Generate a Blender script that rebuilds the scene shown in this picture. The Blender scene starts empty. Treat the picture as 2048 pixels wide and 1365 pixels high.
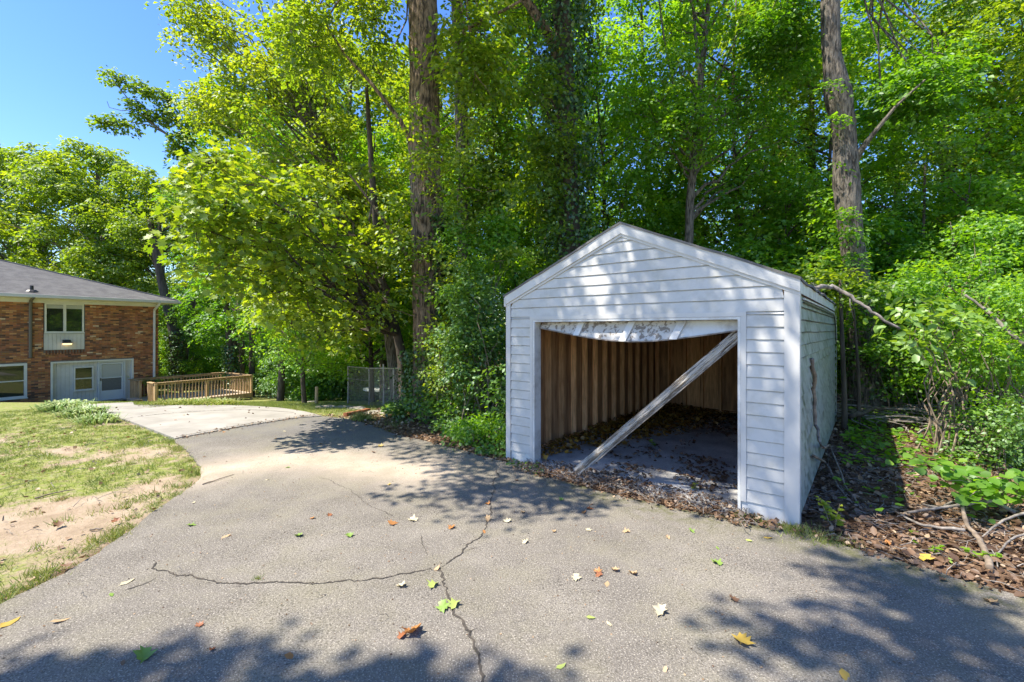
import bpy, math, random
import numpy as np
from mathutils import Vector, Matrix
R = math.radians
rng = np.random.default_rng(7)
rnd = random.Random(7)
sc = bpy.context.scene
COL = sc.collection

# ------------------------------------------------------------------ camera, sky, sun, exposure
F = 890.0; CX = 1024.0; HY = 660.0; CAMZ = 1.95          # focal length, principal column and horizon row on a 2048 px wide frame
cd = bpy.data.cameras.new('camera'); cam = bpy.data.objects.new('camera', cd); COL.objects.link(cam)
cam.location = (0, 0, CAMZ); cam.rotation_euler = (R(90), 0, 0)
cd.sensor_width = 36; cd.lens = 36 * F / 2048; cd.shift_y = -22.5 / 2048; cd.clip_end = 2000; cd.clip_start = 0.05
sc.camera = cam
SUN_EL = 60.0
SH = Vector((-.97, -.245)).normalized()                    # horizontal direction towards the sun
w = bpy.data.worlds.new('World'); sc.world = w; w.use_nodes = True
nt = w.node_tree; bg = nt.nodes['Background']; sky = nt.nodes.new('ShaderNodeTexSky'); sky.sky_type = 'NISHITA'
sky.sun_disc = False; sky.sun_elevation = R(SUN_EL); sky.sun_rotation = math.atan2(SH.x, SH.y)
sky.air_density = 1.0; sky.dust_density = 0.3; sky.ozone_density = 3.0
hs = nt.nodes.new('ShaderNodeHueSaturation'); hs.inputs['Saturation'].default_value = 1.25; hs.inputs['Hue'].default_value = .512
nt.links.new(sky.outputs[0], hs.inputs['Color']); nt.links.new(hs.outputs[0], bg.inputs['Color'])
bg.inputs['Strength'].default_value = 0.15
sl = bpy.data.lights.new('sun', 'SUN'); sun = bpy.data.objects.new('sun', sl); COL.objects.link(sun)
sl.energy = 5.0; sl.angle = R(0.55); sl.color = (1.0, .93, .80)
sd = Vector((SH.x * math.cos(R(SUN_EL)), SH.y * math.cos(R(SUN_EL)), math.sin(R(SUN_EL))))
sun.rotation_euler = sd.to_track_quat('Z', 'Y').to_euler(); sun.location = (-20, -5, 30)
vs = sc.view_settings; vs.view_transform = 'Standard'; vs.look = 'None'; vs.gamma = 1; vs.use_curve_mapping = False
vs.exposure = 1.12
cy = sc.cycles; cy.max_bounces = 9; cy.diffuse_bounces = 6; cy.transmission_bounces = 5; cy.glossy_bounces = 2
cy.transparent_max_bounces = 4; cy.caustics_reflective = False; cy.caustics_refractive = False; cy.sample_clamp_indirect = 6
cy.use_denoising = True

# ------------------------------------------------------------------ terrain height and pixel helpers
_ys = np.arange(-60, 200, .1)
_zs = np.interp(_ys, [-60, 7, 10, 12, 15.7, 18, 20, 22, 26, 32, 60, 200], [0, 0, -.06, -.18, -.6, -1.03, -1.38, -1.6, -1.95, -2.25, -2.6, -3.0])
_k = np.ones(21) / 21; _zs = np.convolve(np.pad(_zs, 10, mode='edge'), _k, mode='valid')
def gz(x, y):
    x = np.asarray(x, float); y = np.asarray(y, float)
    t = np.clip((.6 - x) / 3.6, 0, 1); t = t * t * (3 - 2 * t)
    return np.interp(y, _ys, _zs) * t
def at(x, y, Y, z=None):                                   # a measured picture point at distance Y
    return Vector(((x - CX) / F * Y, Y, CAMZ + (HY - y) / F * Y if z is None else z))
def gp(x, y):                                              # a measured picture point on the ground
    k = (x - CX) / F; m = (HY - y) / F
    lo = .5
    for t in np.arange(.5, 120, .25):
        if CAMZ + m * t < float(gz(k * t, t)): break
        lo = t
    hi = lo + .25
    for _ in range(20):
        t = (lo + hi) / 2
        if CAMZ + m * t < float(gz(k * t, t)): hi = t
        else: lo = t
    return Vector((k * lo, lo, float(gz(k * lo, lo))))

# ------------------------------------------------------------------ materials
def mat(name, base=(.5, .5, .5), rough=.8, base2=None, scale=6., detail=4., stretch=(1, 1, 1), bump=0., bscale=None, lo=.35, hi=.65,
        spec=.3, rand=0., metallic=0., coords='Object', speck=None, speck_scale=300., speck_amt=.0, dist=.004):
    m = bpy.data.materials.new(name); m.use_nodes = True; n = m.node_tree; L = n.links
    b = n.nodes['Principled BSDF']; b.inputs['Roughness'].default_value = rough; b.inputs['Metallic'].default_value = metallic
    b.inputs['Specular IOR Level'].default_value = spec
    tc = n.nodes.new('ShaderNodeTexCoord'); mp = n.nodes.new('ShaderNodeMapping'); mp.inputs['Scale'].default_value = stretch
    L.new(tc.outputs[coords], mp.inputs[0])
    col = None
    rgb = n.nodes.new('ShaderNodeRGB'); rgb.outputs[0].default_value = (*base, 1); col = rgb.outputs[0]
    if base2:
        t = n.nodes.new('ShaderNodeTexNoise'); t.inputs['Scale'].default_value = scale; t.inputs['Detail'].default_value = detail; t.inputs['Roughness'].default_value = .6
        L.new(mp.outputs[0], t.inputs['Vector'])
        r = n.nodes.new('ShaderNodeMapRange'); r.inputs[1].default_value = lo; r.inputs[2].default_value = hi; L.new(t.outputs[0], r.inputs[0])
        mx = n.nodes.new('ShaderNodeMix'); mx.data_type = 'RGBA'; L.new(r.outputs[0], mx.inputs[0]); L.new(col, mx.inputs[6]); mx.inputs[7].default_value = (*base2, 1); col = mx.outputs[2]
    if speck:
        t = n.nodes.new('ShaderNodeTexNoise'); t.inputs['Scale'].default_value = speck_scale; t.inputs['Detail'].default_value = 2
        L.new(tc.outputs[coords], t.inputs['Vector'])
        r = n.nodes.new('ShaderNodeMapRange'); r.inputs[1].default_value = .56; r.inputs[2].default_value = .66; r.inputs[4].default_value = speck_amt; L.new(t.outputs[0], r.inputs[0])
        mx = n.nodes.new('ShaderNodeMix'); mx.data_type = 'RGBA'; L.new(r.outputs[0], mx.inputs[0]); L.new(col, mx.inputs[6]); mx.inputs[7].default_value = (*speck, 1); col = mx.outputs[2]
    if rand:
        oi = n.nodes.new('ShaderNodeObjectInfo'); r = n.nodes.new('ShaderNodeMapRange'); r.inputs[3].default_value = 1 - rand; r.inputs[4].default_value = 1 + rand; L.new(oi.outputs['Random'], r.inputs[0])
        h = n.nodes.new('ShaderNodeHueSaturation'); L.new(r.outputs[0], h.inputs['Value']); L.new(col, h.inputs['Color']); col = h.outputs[0]
    L.new(col, b.inputs['Base Color'])
    if bump:
        t = n.nodes.new('ShaderNodeTexNoise'); t.inputs['Scale'].default_value = bscale or scale * 3; t.inputs['Detail'].default_value = 5; L.new(mp.outputs[0], t.inputs['Vector'])
        bp = n.nodes.new('ShaderNodeBump'); bp.inputs['Strength'].default_value = bump; bp.inputs['Distance'].default_value = dist; L.new(t.outputs[0], bp.inputs['Height']); L.new(bp.outputs[0], b.inputs['Normal'])
    return m

def leafmat(name, c0, c1, c2, trans=.55, gloss=.04, rough=.5, tint=(1.85, 1.7, .45)):
    m = bpy.data.materials.new(name); m.use_nodes = True; n = m.node_tree; L = n.links; n.nodes.clear()
    out = n.nodes.new('ShaderNodeOutputMaterial'); a = n.nodes.new('ShaderNodeAttribute'); a.attribute_name = 'tint'
    cr = n.nodes.new('ShaderNodeValToRGB'); e = cr.color_ramp.elements; e[0].color = (*c0, 1); e[1].color = (*c2, 1); k = e.new(.5); k.color = (*c1, 1)
    oi = n.nodes.new('ShaderNodeObjectInfo'); ad = n.nodes.new('ShaderNodeMath'); ad.operation = 'MULTIPLY_ADD'; ad.inputs[1].default_value = .22; L.new(oi.outputs['Random'], ad.inputs[0]); L.new(a.outputs['Fac'], ad.inputs[2])
    sb = n.nodes.new('ShaderNodeMath'); sb.operation = 'SUBTRACT'; sb.inputs[1].default_value = .11; L.new(ad.outputs[0], sb.inputs[0]); L.new(sb.outputs[0], cr.inputs[0])
    df = n.nodes.new('ShaderNodeBsdfDiffuse'); tr = n.nodes.new('ShaderNodeBsdfTranslucent'); gl = n.nodes.new('ShaderNodeBsdfGlossy'); gl.inputs['Roughness'].default_value = rough
    gl.inputs['Color'].default_value = (.9, .95, 1, 1)
    mu = n.nodes.new('ShaderNodeMix'); mu.data_type = 'RGBA'; mu.blend_type = 'MULTIPLY'; mu.inputs[0].default_value = 1; mu.inputs[7].default_value = (*tint, 1)
    L.new(cr.outputs[0], mu.inputs[6]); L.new(cr.outputs[0], df.inputs[0]); L.new(mu.outputs[2], tr.inputs[0])
    x = n.nodes.new('ShaderNodeMixShader'); x.inputs[0].default_value = trans; L.new(df.outputs[0], x.inputs[1]); L.new(tr.outputs[0], x.inputs[2])
    y = n.nodes.new('ShaderNodeMixShader'); y.inputs[0].default_value = gloss; L.new(x.outputs[0], y.inputs[1]); L.new(gl.outputs[0], y.inputs[2]); L.new(y.outputs[0], out.inputs[0])
    return m

M = {}
M['leaf'] = leafmat('oak_leaf', (.055, .115, .012), (.165, .27, .022), (.37, .44, .04))
M['leaf_y'] = leafmat('maple_leaf', (.06, .14, .01), (.19, .28, .02), (.38, .44, .045), trans=.52)
M['leaf_d'] = leafmat('dark_leaf', (0.024, 0.073, 0.015), (0.049, 0.146, 0.024), (0.122, 0.256, 0.037), trans=.28, gloss=.13, rough=.3)
M['leaf_g'] = leafmat('forest_leaf', (.05, .14, .012), (.135, .30, .02), (.31, .49, .035), trans=.56, gloss=.035)
M['ivy'] = leafmat('ivy_leaf', (.02, .055, .008), (.05, .12, .014), (.12, .22, .02), trans=.25, gloss=.06, rough=.45)
M['bluish'] = leafmat('bush_leaf', (.045, .12, .022), (.11, .23, .035), (.22, .36, .06), trans=.42, gloss=.05, rough=.5)
M['grass'] = leafmat('grass_blade', (.07, .13, .015), (.19, .25, .035), (.40, .38, .14), trans=.3, gloss=.04, tint=(1.3, 1.3, .7))
M['lirio'] = leafmat('lily_turf', (.10, .19, .04), (.22, .32, .09), (.48, .52, .26), trans=.3, gloss=.06, tint=(1.1, 1.1, .8))
M['litter'] = leafmat('leaf_litter', (.06, .035, .02), (.20, .12, .07), (.42, .31, .20), trans=.12, gloss=.03, tint=(1.2, .9, .5))
M['gold'] = leafmat('golden_litter', (.10, .05, .01), (.30, .16, .02), (.55, .34, .05), trans=.15, gloss=.04, tint=(1.2, .9, .4))
M['bark'] = mat('bark', (.30, .215, .15), .95, (.05, .038, .03), 22, 9, (1, 1, .2), bump=1.0, bscale=26, lo=.42, hi=.60, dist=.06)
M['bark_g'] = mat('grey_bark', (.19, .165, .135), .95, (.045, .038, .03), 21, 9, (1, 1, .2), bump=1.0, bscale=24, lo=.44, hi=.62, dist=.06)
M['bark_d'] = mat('dark_bark', (.12, .095, .07), .95, (.05, .04, .03), 8, 6, (1, 1, .2), bump=.8, bscale=14, dist=.03)
M['twig'] = mat('dead_wood', (.30, .235, .17), .9, (.13, .10, .075), 12, 6, (1, 1, 1), bump=.6, bscale=30)
M['twig_g'] = mat('grey_dead_wood', (.33, .29, .25), .9, (.11, .095, .08), 14, 6, (1, 1, 1), bump=.6, bscale=40)

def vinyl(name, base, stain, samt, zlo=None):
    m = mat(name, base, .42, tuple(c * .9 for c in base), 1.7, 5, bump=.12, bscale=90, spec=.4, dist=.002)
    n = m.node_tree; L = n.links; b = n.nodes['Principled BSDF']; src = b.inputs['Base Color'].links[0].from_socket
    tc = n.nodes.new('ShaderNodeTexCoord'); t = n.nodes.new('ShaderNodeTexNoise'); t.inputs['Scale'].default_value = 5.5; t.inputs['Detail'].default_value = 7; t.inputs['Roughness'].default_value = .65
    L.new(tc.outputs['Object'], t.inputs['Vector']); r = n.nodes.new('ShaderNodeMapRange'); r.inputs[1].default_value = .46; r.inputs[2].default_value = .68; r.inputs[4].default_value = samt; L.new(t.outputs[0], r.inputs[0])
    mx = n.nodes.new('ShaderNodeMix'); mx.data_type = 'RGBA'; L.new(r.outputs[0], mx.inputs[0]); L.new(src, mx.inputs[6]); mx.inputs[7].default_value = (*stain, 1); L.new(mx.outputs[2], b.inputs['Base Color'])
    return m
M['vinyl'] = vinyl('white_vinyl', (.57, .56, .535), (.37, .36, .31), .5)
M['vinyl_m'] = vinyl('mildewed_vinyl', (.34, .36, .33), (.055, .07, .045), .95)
M['trim'] = vinyl('white_trim', (.58, .57, .55), (.4, .38, .34), .15)
M['grime'] = vinyl('grimy_white', (.66, .66, .64), (.25, .22, .18), .5)
M['shingle'] = mat('shingle', (.105, .10, .10), .95, (.16, .155, .15), 3, 6, bump=.6, bscale=200, speck=(.3, .29, .28), speck_scale=180, speck_amt=.35)
M['stud'] = mat('pine_stud', (.82, .50, .25), .8, (.52, .29, .13), 5, 6, (6, 6, .7), bump=.15, rand=.32)
M['plyw'] = mat('plywood', (.55, .32, .16), .85, (.24, .13, .065), 3, 6, (4, 4, .5), bump=.1, rand=.12)
M['conc'] = mat('concrete', (.36, .335, .30), .9, (.25, .23, .20), 1.2, 7, bump=.35, bscale=60, speck=(.2, .18, .16), speck_scale=120, speck_amt=.3, coords='Object')
M['slab'] = mat('damp_slab', (.54, .53, .51), .75, (.25, .24, .225), 1.4, 7, bump=.5, bscale=25, speck=(.08, .07, .06), speck_scale=70, speck_amt=.6)
M['glass'] = mat('window_glass', (.02, .025, .02), .04, spec=.9)
M['blind'] = mat('window_blind', (.42, .42, .38), .7)
M['screen'] = mat('insect_screen', (.17, .165, .15), .7, (.13, .13, .12), 30)
M['wframe'] = mat('window_frame', (.68, .66, .60), .5, (.60, .58, .52), 3)
M['panelw'] = mat('painted_panel', (.60, .58, .54), .6, (.50, .48, .44), 2, 5, bump=.1)
M['doorw'] = mat('door_paint', (.58, .60, .61), .4, (.52, .54, .55), 2)
M['pipe_g'] = mat('brown_downpipe', (.14, .125, .105), .5)
M['mortar'] = mat('mortar', (.20, .165, .135), .95, (.13, .11, .09), 8, bump=.3)
M['deckw'] = mat('deck_wood', (.50, .345, .19), .8, (.33, .215, .11), 6, 6, (1, 1, .3), bump=.2, rand=.16)
M['deckf'] = mat('deck_boards', (.46, .38, .30), .85, (.30, .24, .18), 5, 6, bump=.2, rand=.16)
M['galv'] = mat('galvanised_steel', (.40, .40, .39), .45, (.24, .22, .20), 8, metallic=.6)
M['black'] = mat('black_metal', (.03, .03, .03), .4)
M['crack'] = mat('crack_dirt', (.045, .04, .035), 1, (.09, .075, .06), 20)
M['timber'] = mat('red_timber', (.36, .13, .055), .9, (.16, .07, .035), 6, bump=.4)
M['stone'] = mat('pale_stone', (.36, .33, .29), .9, (.20, .18, .15), 5, bump=.5, bscale=20)
M['tabletop'] = mat('table_top', (.42, .47, .50), .6, (.62, .62, .58), 3)
M['tarp'] = mat('tarp', (.16, .24, .29), .6, (.28, .36, .40), 4, bump=.3)
em = bpy.data.materials.new('lit_lamp'); em.use_nodes = True; b_ = em.node_tree.nodes['Principled BSDF']; b_.inputs['Base Color'].default_value = (1, .8, .5, 1); b_.inputs['Emission Color'].default_value = (1, .72, .36, 1); b_.inputs['Emission Strength'].default_value = .9
M['lamp'] = em

def peel():
    m = mat('peeling_paint', (.55, .53, .50), .7, (.52, .50, .46), 6, 5, bump=.5, bscale=40)
    n = m.node_tree; L = n.links; b = n.nodes['Principled BSDF']; src = b.inputs['Base Color'].links[0].from_socket
    tc = n.nodes.new('ShaderNodeTexCoord'); t = n.nodes.new('ShaderNodeTexNoise'); t.inputs['Scale'].default_value = 13; t.inputs['Detail'].default_value = 10; t.inputs['Roughness'].default_value = .72; t.inputs['Distortion'].default_value = .3
    L.new(tc.outputs['Object'], t.inputs['Vector']); r = n.nodes.new('ShaderNodeMapRange'); r.inputs[1].default_value = .52; r.inputs[2].default_value = .545; L.new(t.outputs[0], r.inputs[0])
    mx = n.nodes.new('ShaderNodeMix'); mx.data_type = 'RGBA'; L.new(r.outputs[0], mx.inputs[0]); L.new(src, mx.inputs[6]); mx.inputs[7].default_value = (.22, .19, .16, 1); L.new(mx.outputs[2], b.inputs['Base Color'])
    return m
M['peel'] = peel()
BR = [(.30, .115, .045), (.22, .085, .035), (.36, .16, .06), (.14, .06, .032), (.09, .045, .03), (.27, .10, .05), (.40, .20, .085), (.18, .09, .05), (.48, .33, .20), (.25, .12, .04)]
for i, c in enumerate(BR):
    c = tuple(min(.75, v * k_) for v, k_ in zip(c, (1.4, 1.45, 1.5))); M['brick%d' % i] = mat('brick_colour_%d' % i, c, .9, tuple(v * .7 for v in c), 9, bump=.3)

# ------------------------------------------------------------------ object helpers
def tag(o, label=None, cat=None, group=None, kind=None):
    if label: o['label'] = label
    if cat: o['category'] = cat
    if group: o['group'] = group
    if kind: o['kind'] = kind
    return o
def thing(name, loc, label, cat, group=None):
    o = bpy.data.objects.new(name, None); COL.objects.link(o); o.location = loc; o.empty_display_size = .1
    return tag(o, label, cat, group)
def link(name, me, parent=None, mats=None, loc=None):
    o = bpy.data.objects.new(name, me); COL.objects.link(o)
    if parent is not None: o.parent = parent
    if loc is not None: o.location = loc
    return o
class MB:
    """collects shapes in world space; build() links them as one mesh whose origin is its parent's place"""
    def __init__(s): s.v = []; s.f = []; s.m = []
    def add(s, vs, fs, mi=0):
        b = len(s.v); s.v.extend([tuple(p) for p in vs]); s.f.extend([tuple(i + b for i in f) for f in fs]); s.m.extend([mi] * len(fs)); return s
    def hexa(s, p, mi=0):      # 8 points: bottom ring 0-3, top ring 4-7
        return s.add(p, [(0, 3, 2, 1), (4, 5, 6, 7), (0, 1, 5, 4), (1, 2, 6, 5), (2, 3, 7, 6), (3, 0, 4, 7)], mi)
    def box(s, fr, a, b, mi=0):  # box in frame fr between local corners a and b
        (x0, y0, z0), (x1, y1, z1) = a, b
        return s.hexa([fr(x, y, z) for x, y, z in ((x0, y0, z0), (x1, y0, z0), (x1, y1, z0), (x0, y1, z0), (x0, y0, z1), (x1, y0, z1), (x1, y1, z1), (x0, y1, z1))], mi)
    def tube(s, pts, rad, seg=6, cap=True, mi=0, rough=0., furrow=0.):
        pts = [Vector(p) for p in pts]; n = len(pts)
        rad = list(rad) if hasattr(rad, '__len__') else [rad] * n
        d = (pts[1] - pts[0]).normalized(); a = d.orthogonal().normalized(); vs = []
        ph = [rnd.uniform(-1, 1) for _ in range(seg)]
        for i, p in enumerate(pts):
            d = (pts[min(i + 1, n - 1)] - pts[max(i - 1, 0)]).normalized()
            a = (a - d * a.dot(d)).normalized(); b = d.cross(a)
            for k in range(seg):
                t = 2 * math.pi * k / seg; rr = rad[i] * (1 + rough * rnd.uniform(-1, 1) + furrow * ph[k] * (1 if True else 0))
                vs.append(p + (a * math.cos(t) + b * math.sin(t)) * rr)
        fs = [(i * seg + k, i * seg + (k + 1) % seg, (i + 1) * seg + (k + 1) % seg, (i + 1) * seg + k) for i in range(n - 1) for k in range(seg)]
        if cap: fs += [tuple(range(seg))[::-1], tuple((n - 1) * seg + k for k in range(seg))]
        return s.add(vs, fs, mi)
    def mesh(s, name, mats, origin=(0, 0, 0), smooth=False):
        me = bpy.data.meshes.new(name); o = Vector(origin)
        me.from_pydata([(p[0] - o.x, p[1] - o.y, p[2] - o.z) for p in s.v], [], s.f)
        for m in (mats if isinstance(mats, (list, tuple)) else [mats]): me.materials.append(m)
        if any(s.m): me.polygons.foreach_set('material_index', s.m)
        if smooth: me.polygons.foreach_set('use_smooth', [True] * len(s.f))
        me.update(); return me
    def build(s, name, mats, parent=None, smooth=False, **kw):
        if parent is None:
            o_ = Vector(s.v[0]) if s.v else Vector()
            o = link(name, s.mesh(name, mats, o_, smooth)); o.location = o_
        else:
            org = parent.location.copy()
            if parent.parent is not None: org = parent.parent.location + org
            o = link(name, s.mesh(name, mats, org, smooth), parent)
        return tag(o, **kw) if kw else o
def frame(o, ax, ay, az=(0, 0, 1)):
    o = Vector(o); ax = Vector(ax); ay = Vector(ay); az = Vector(az)
    return lambda x, y, z: o + ax * x + ay * y + az * z
W0 = frame((0, 0, 0), (1, 0, 0), (0, 1, 0))

# leaves in bulk --------------------------------------------------
def _unit(a): return a / np.maximum(np.linalg.norm(a, axis=1, keepdims=True), 1e-9)
SHAPES = {
 'diamond': (np.array([[0, 0, 0], [-.33, .45, .10], [0, 1, -.04], [.33, .45, .10]]), [[0, 2, 1], [0, 3, 2]]),
 'oval': (np.array([[0, 0, 0], [-.30, .30, .08], [-.26, .68, .07], [0, 1, -.05], [.26, .68, .07], [.30, .30, .08]]), [[0, 3, 2], [0, 2, 1], [0, 5, 4], [0, 4, 3]]),
 'blade': (np.array([[-.04, 0, 0], [.04, 0, 0], [0, 1, 0]]), [[0, 1, 2]]),
 'round': (np.array([[0, 0, 0], [-.38, .10, .06], [-.50, .45, .09], [-.30, .80, .05], [0, 1, -.06], [.30, .80, .05], [.50, .45, .09], [.38, .10, .06], [0, .45, -.01]]), [[8, 0, 1], [8, 1, 2], [8, 2, 3], [8, 3, 4], [8, 4, 5], [8, 5, 6], [8, 6, 7], [8, 7, 0]]),
 'maple': (np.array([[0, 0, 0], [-.30, -.05, .03], [-.26, .18, .02], [-.58, .38, .06], [-.30, .48, .02], [-.28, .80, .03], [-.10, .70, 0], [0, 1.05, -.08], [.10, .70, 0], [.28, .80, .03], [.30, .48, .02], [.58, .38, .06], [.26, .18, .02], [.30, -.05, .03], [0, .38, -.03]]),
           [[14, i, i + 1] for i in range(13)] + [[14, 13, 0]]),
}
def leaves(pos, nrm, dr, size, tint, shape='diamond', width=1.0):
    n = len(pos); base, tris = SHAPES[shape]; tris = np.array(tris)
    dr = _unit(dr); s = _unit(np.cross(dr, nrm)); u = np.cross(s, dr)
    size = np.broadcast_to(np.asarray(size, float), (n,))[:, None, None]
    V = (s[:, None] * base[None, :, 0:1] * width + dr[:, None] * base[None, :, 1:2] + u[:, None] * base[None, :, 2:3]) * size + pos[:, None]
    T = tris[None] + (np.arange(n) * len(base))[:, None, None]
    return V.reshape(-1, 3), T.reshape(-1, 3), np.repeat(tint, len(base))
def lmesh(name, parts, m, extra=None):
    V = np.concatenate([p[0] for p in parts]); off = 0; Ts = []
    for p in parts: Ts.append(p[1] + off); off += len(p[0])
    T = np.concatenate(Ts).astype(np.int32); tint = np.concatenate([p[2] for p in parts]).astype(np.float32)
    me = bpy.data.meshes.new(name); me.vertices.add(len(V)); me.vertices.foreach_set('co', V.astype(np.float32).ravel())
    me.loops.add(T.size); me.loops.foreach_set('vertex_index', T.ravel()); me.polygons.add(len(T))
    me.polygons.foreach_set('loop_start', np.arange(0, T.size, 3, dtype=np.int32))
    at_ = me.attributes.new('tint', 'FLOAT', 'POINT'); at_.data.foreach_set('value', tint)
    me.materials.append(m); me.update(calc_edges=True); return me
def sprays(cl, rad, n_spray, n_leaf, size, rs=.33, flat=.6, shape='diamond', squash=.8, droop=.35, jit=.45, width=1., tmean=.45, out=None):
    """leafy sprays round cluster centres cl (n,3) with radii rad"""
    cl = np.asarray(cl, float); n = len(cl); rad = np.broadcast_to(np.asarray(rad, float), (n,))
    wts = rad ** 2; idx = rng.choice(n, n_spray, p=wts / wts.sum())
    d = _unit(rng.normal(size=(n_spray, 3))); r = rad[idx] * rng.uniform(.35, 1.0, n_spray) ** .6
    c = cl[idx] + d * r[:, None] * np.array([1, 1, squash])
    ctr = cl.mean(0)
    nr = _unit(np.array([0, 0, 1.]) + rng.normal(size=(n_spray, 3)) * flat * .55 + d * .45)
    e1 = _unit(np.cross(nr, rng.normal(size=(n_spray, 3)))); e2 = np.cross(nr, e1)
    st = rng.normal(tmean, .13, n_spray) + .10 * d[:, 2]
    k = rng.integers(0, n_spray, n_spray * n_leaf)
    ang = rng.integers(0, 5, len(k)) * (2 * math.pi / 5) + rng.normal(0, .22, len(k)); q = rng.uniform(.1, 1, len(k)) ** .75
    rr = rs * (.7 + .6 * rng.random(n_spray))[k]
    rv = e1[k] * np.cos(ang)[:, None] + e2[k] * np.sin(ang)[:, None]
    P = c[k] + rv * (q * rr)[:, None] + rng.normal(size=(len(k), 3)) * .03; P[:, 2] -= droop * rr * q ** 2
    side = np.cross(nr[k], rv) * rng.choice([-1, 1], len(k))[:, None]
    D = rv + side * rng.uniform(.2, 1.2, len(k))[:, None] + np.array([0, 0, -droop]) + rng.normal(size=(len(k), 3)) * .25
    N = nr[k] + rng.normal(size=(len(k), 3)) * jit
    S = size * rng.uniform(.65, 1.25, len(k))
    return leaves(P, N, D, S, np.clip(st[k] + rng.normal(0, .10, len(k)), 0, 1), shape, width), c
def curve(a, b, sag=.0, n=6, wob=.06):
    a = Vector(a); b = Vector(b); L = (b - a).length; pts = []
    for i in range(n + 1):
        t = i / n; p = a.lerp(b, t); p.z += sag * L * math.sin(math.pi * t)
        if 0 < i < n: p += Vector((rnd.gauss(0, 1), rnd.gauss(0, 1), rnd.gauss(0, 1))) * wob * L * .35
        pts.append(p)
    return pts
def taper(a, b, n): return [a + (b - a) * i / n for i in range(n + 1)]

# ------------------------------------------------------------------ GROUND
def spaced(lo, hi, a, b, step, grow=1.22):
    c = list(np.arange(a, b + 1e-6, step)); s = step
    while c[-1] < hi: s *= grow; c.append(c[-1] + s)
    s = step
    while c[0] > lo: s *= grow; c.insert(0, c[0] - s)
    return np.array(c)
def vnoise(x, y, s, seed=0):
    r = np.random.default_rng(seed); g = r.random((64, 64)); X = x / s + 500.3; Y = y / s + 500.7
    i = np.floor(X).astype(int); j = np.floor(Y).astype(int); fx = X - i; fy = Y - j; fx = fx * fx * (3 - 2 * fx); fy = fy * fy * (3 - 2 * fy)
    G = lambda a, b: g[a % 64, b % 64]
    return (G(i, j) * (1 - fx) + G(i + 1, j) * fx) * (1 - fy) + (G(i, j + 1) * (1 - fx) + G(i + 1, j + 1) * fx) * fy
def fbm(x, y, s, seed=0): return .5 * vnoise(x, y, s, seed) + .3 * vnoise(x, y, s * .45, seed + 1) + .2 * vnoise(x, y, s * .2, seed + 2)
def inpoly(x, y, poly):
    x = np.asarray(x); y = np.asarray(y); c = np.zeros(x.shape, bool); n = len(poly)
    for i in range(n):
        x0, y0 = poly[i][:2]; x1, y1 = poly[(i + 1) % n][:2]
        m = ((y0 > y) != (y1 > y)) & (x < (x1 - x0) * (y - y0) / ((y1 - y0) or 1e-9) + x0); c ^= m
    return c
left_px = [(-260, 1345), (0, 1212), (130, 1150), (230, 1085), (300, 1030), (345, 1000), (385, 975), (402, 955), (400, 935), (376, 905), (350, 884)]
right_px = [(352, 879), (470, 856), (590, 837), (640, 833), (690, 838), (740, 850), (790, 870), (870, 888), (940, 907), (1018, 928), (1070, 950), (1150, 970), (1300, 1008), (1430, 1034), (1590, 1064), (1700, 1097), (1870, 1147), (2048, 1197), (2300, 1270)]
def densify(pts, step, amp):
    out = []
    for i in range(len(pts) - 1):
        a, b = pts[i], pts[i + 1]; L = (b - a).length; n = max(1, int(L / step))
        for k in range(n):
            p = a.lerp(b, k / n); q = (b - a).normalized(); off = rnd.gauss(0, amp) if (i or k) else 0
            out.append(Vector((p.x - q.y * off, p.y + q.x * off, 0)))
    out.append(pts[-1]); return out
Ledge = densify([gp(*p) for p in left_px], .10, .012); Redge = densify([gp(*p) for p in right_px], .10, .014)
ASPH = [(p.x, p.y) for p in Ledge] + [(p.x, p.y) for p in Redge] + [(7, 2.3), (9, -3), (-4, -3), (-5.5, .6)]
slab_px = [(350, 880), (470, 857.5), (590, 838.5), (644, 834.5), (612, 826), (560, 818), (500, 814), (430, 811.5), (360, 812), (300, 819), (268, 812), (266, 806.5), (203, 809), (170, 812), (195, 826), (262, 846)]
SLAB = [tuple(gp(*p)[:2]) for p in slab_px]
house_C = Vector((-17.9, 22.5, 0)); hd = Vector((.543, .84, 0)).normalized(); hn = Vector((-hd.y, hd.x, 0))
shC = Vector((2.80, 4.405, 0)); su = Vector((-.779, .627, 0)).normalized(); sv = Vector((.627, .779, 0)).normalized()
SHED = [tuple((shC + su * a + sv * b)[:2]) for a, b in ((0, 0), (3.66, 0), (3.66, 6.1), (0, 6.1))]

xs = spaced(-320, 320, -9, 7, .11); ys = spaced(-60, 420, 1.2, 12, .11)
X, Y = np.meshgrid(xs, ys); Z = gz(X, Y)
hard = inpoly(X, Y, ASPH) | inpoly(X, Y, SLAB) | inpoly(X, Y, SHED)
Z = Z + np.where(hard, -.03, .012 * (fbm(X, Y, 1.1, 3) - .4) + .025 * (fbm(X, Y, 3.5, 9) - .5))
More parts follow.
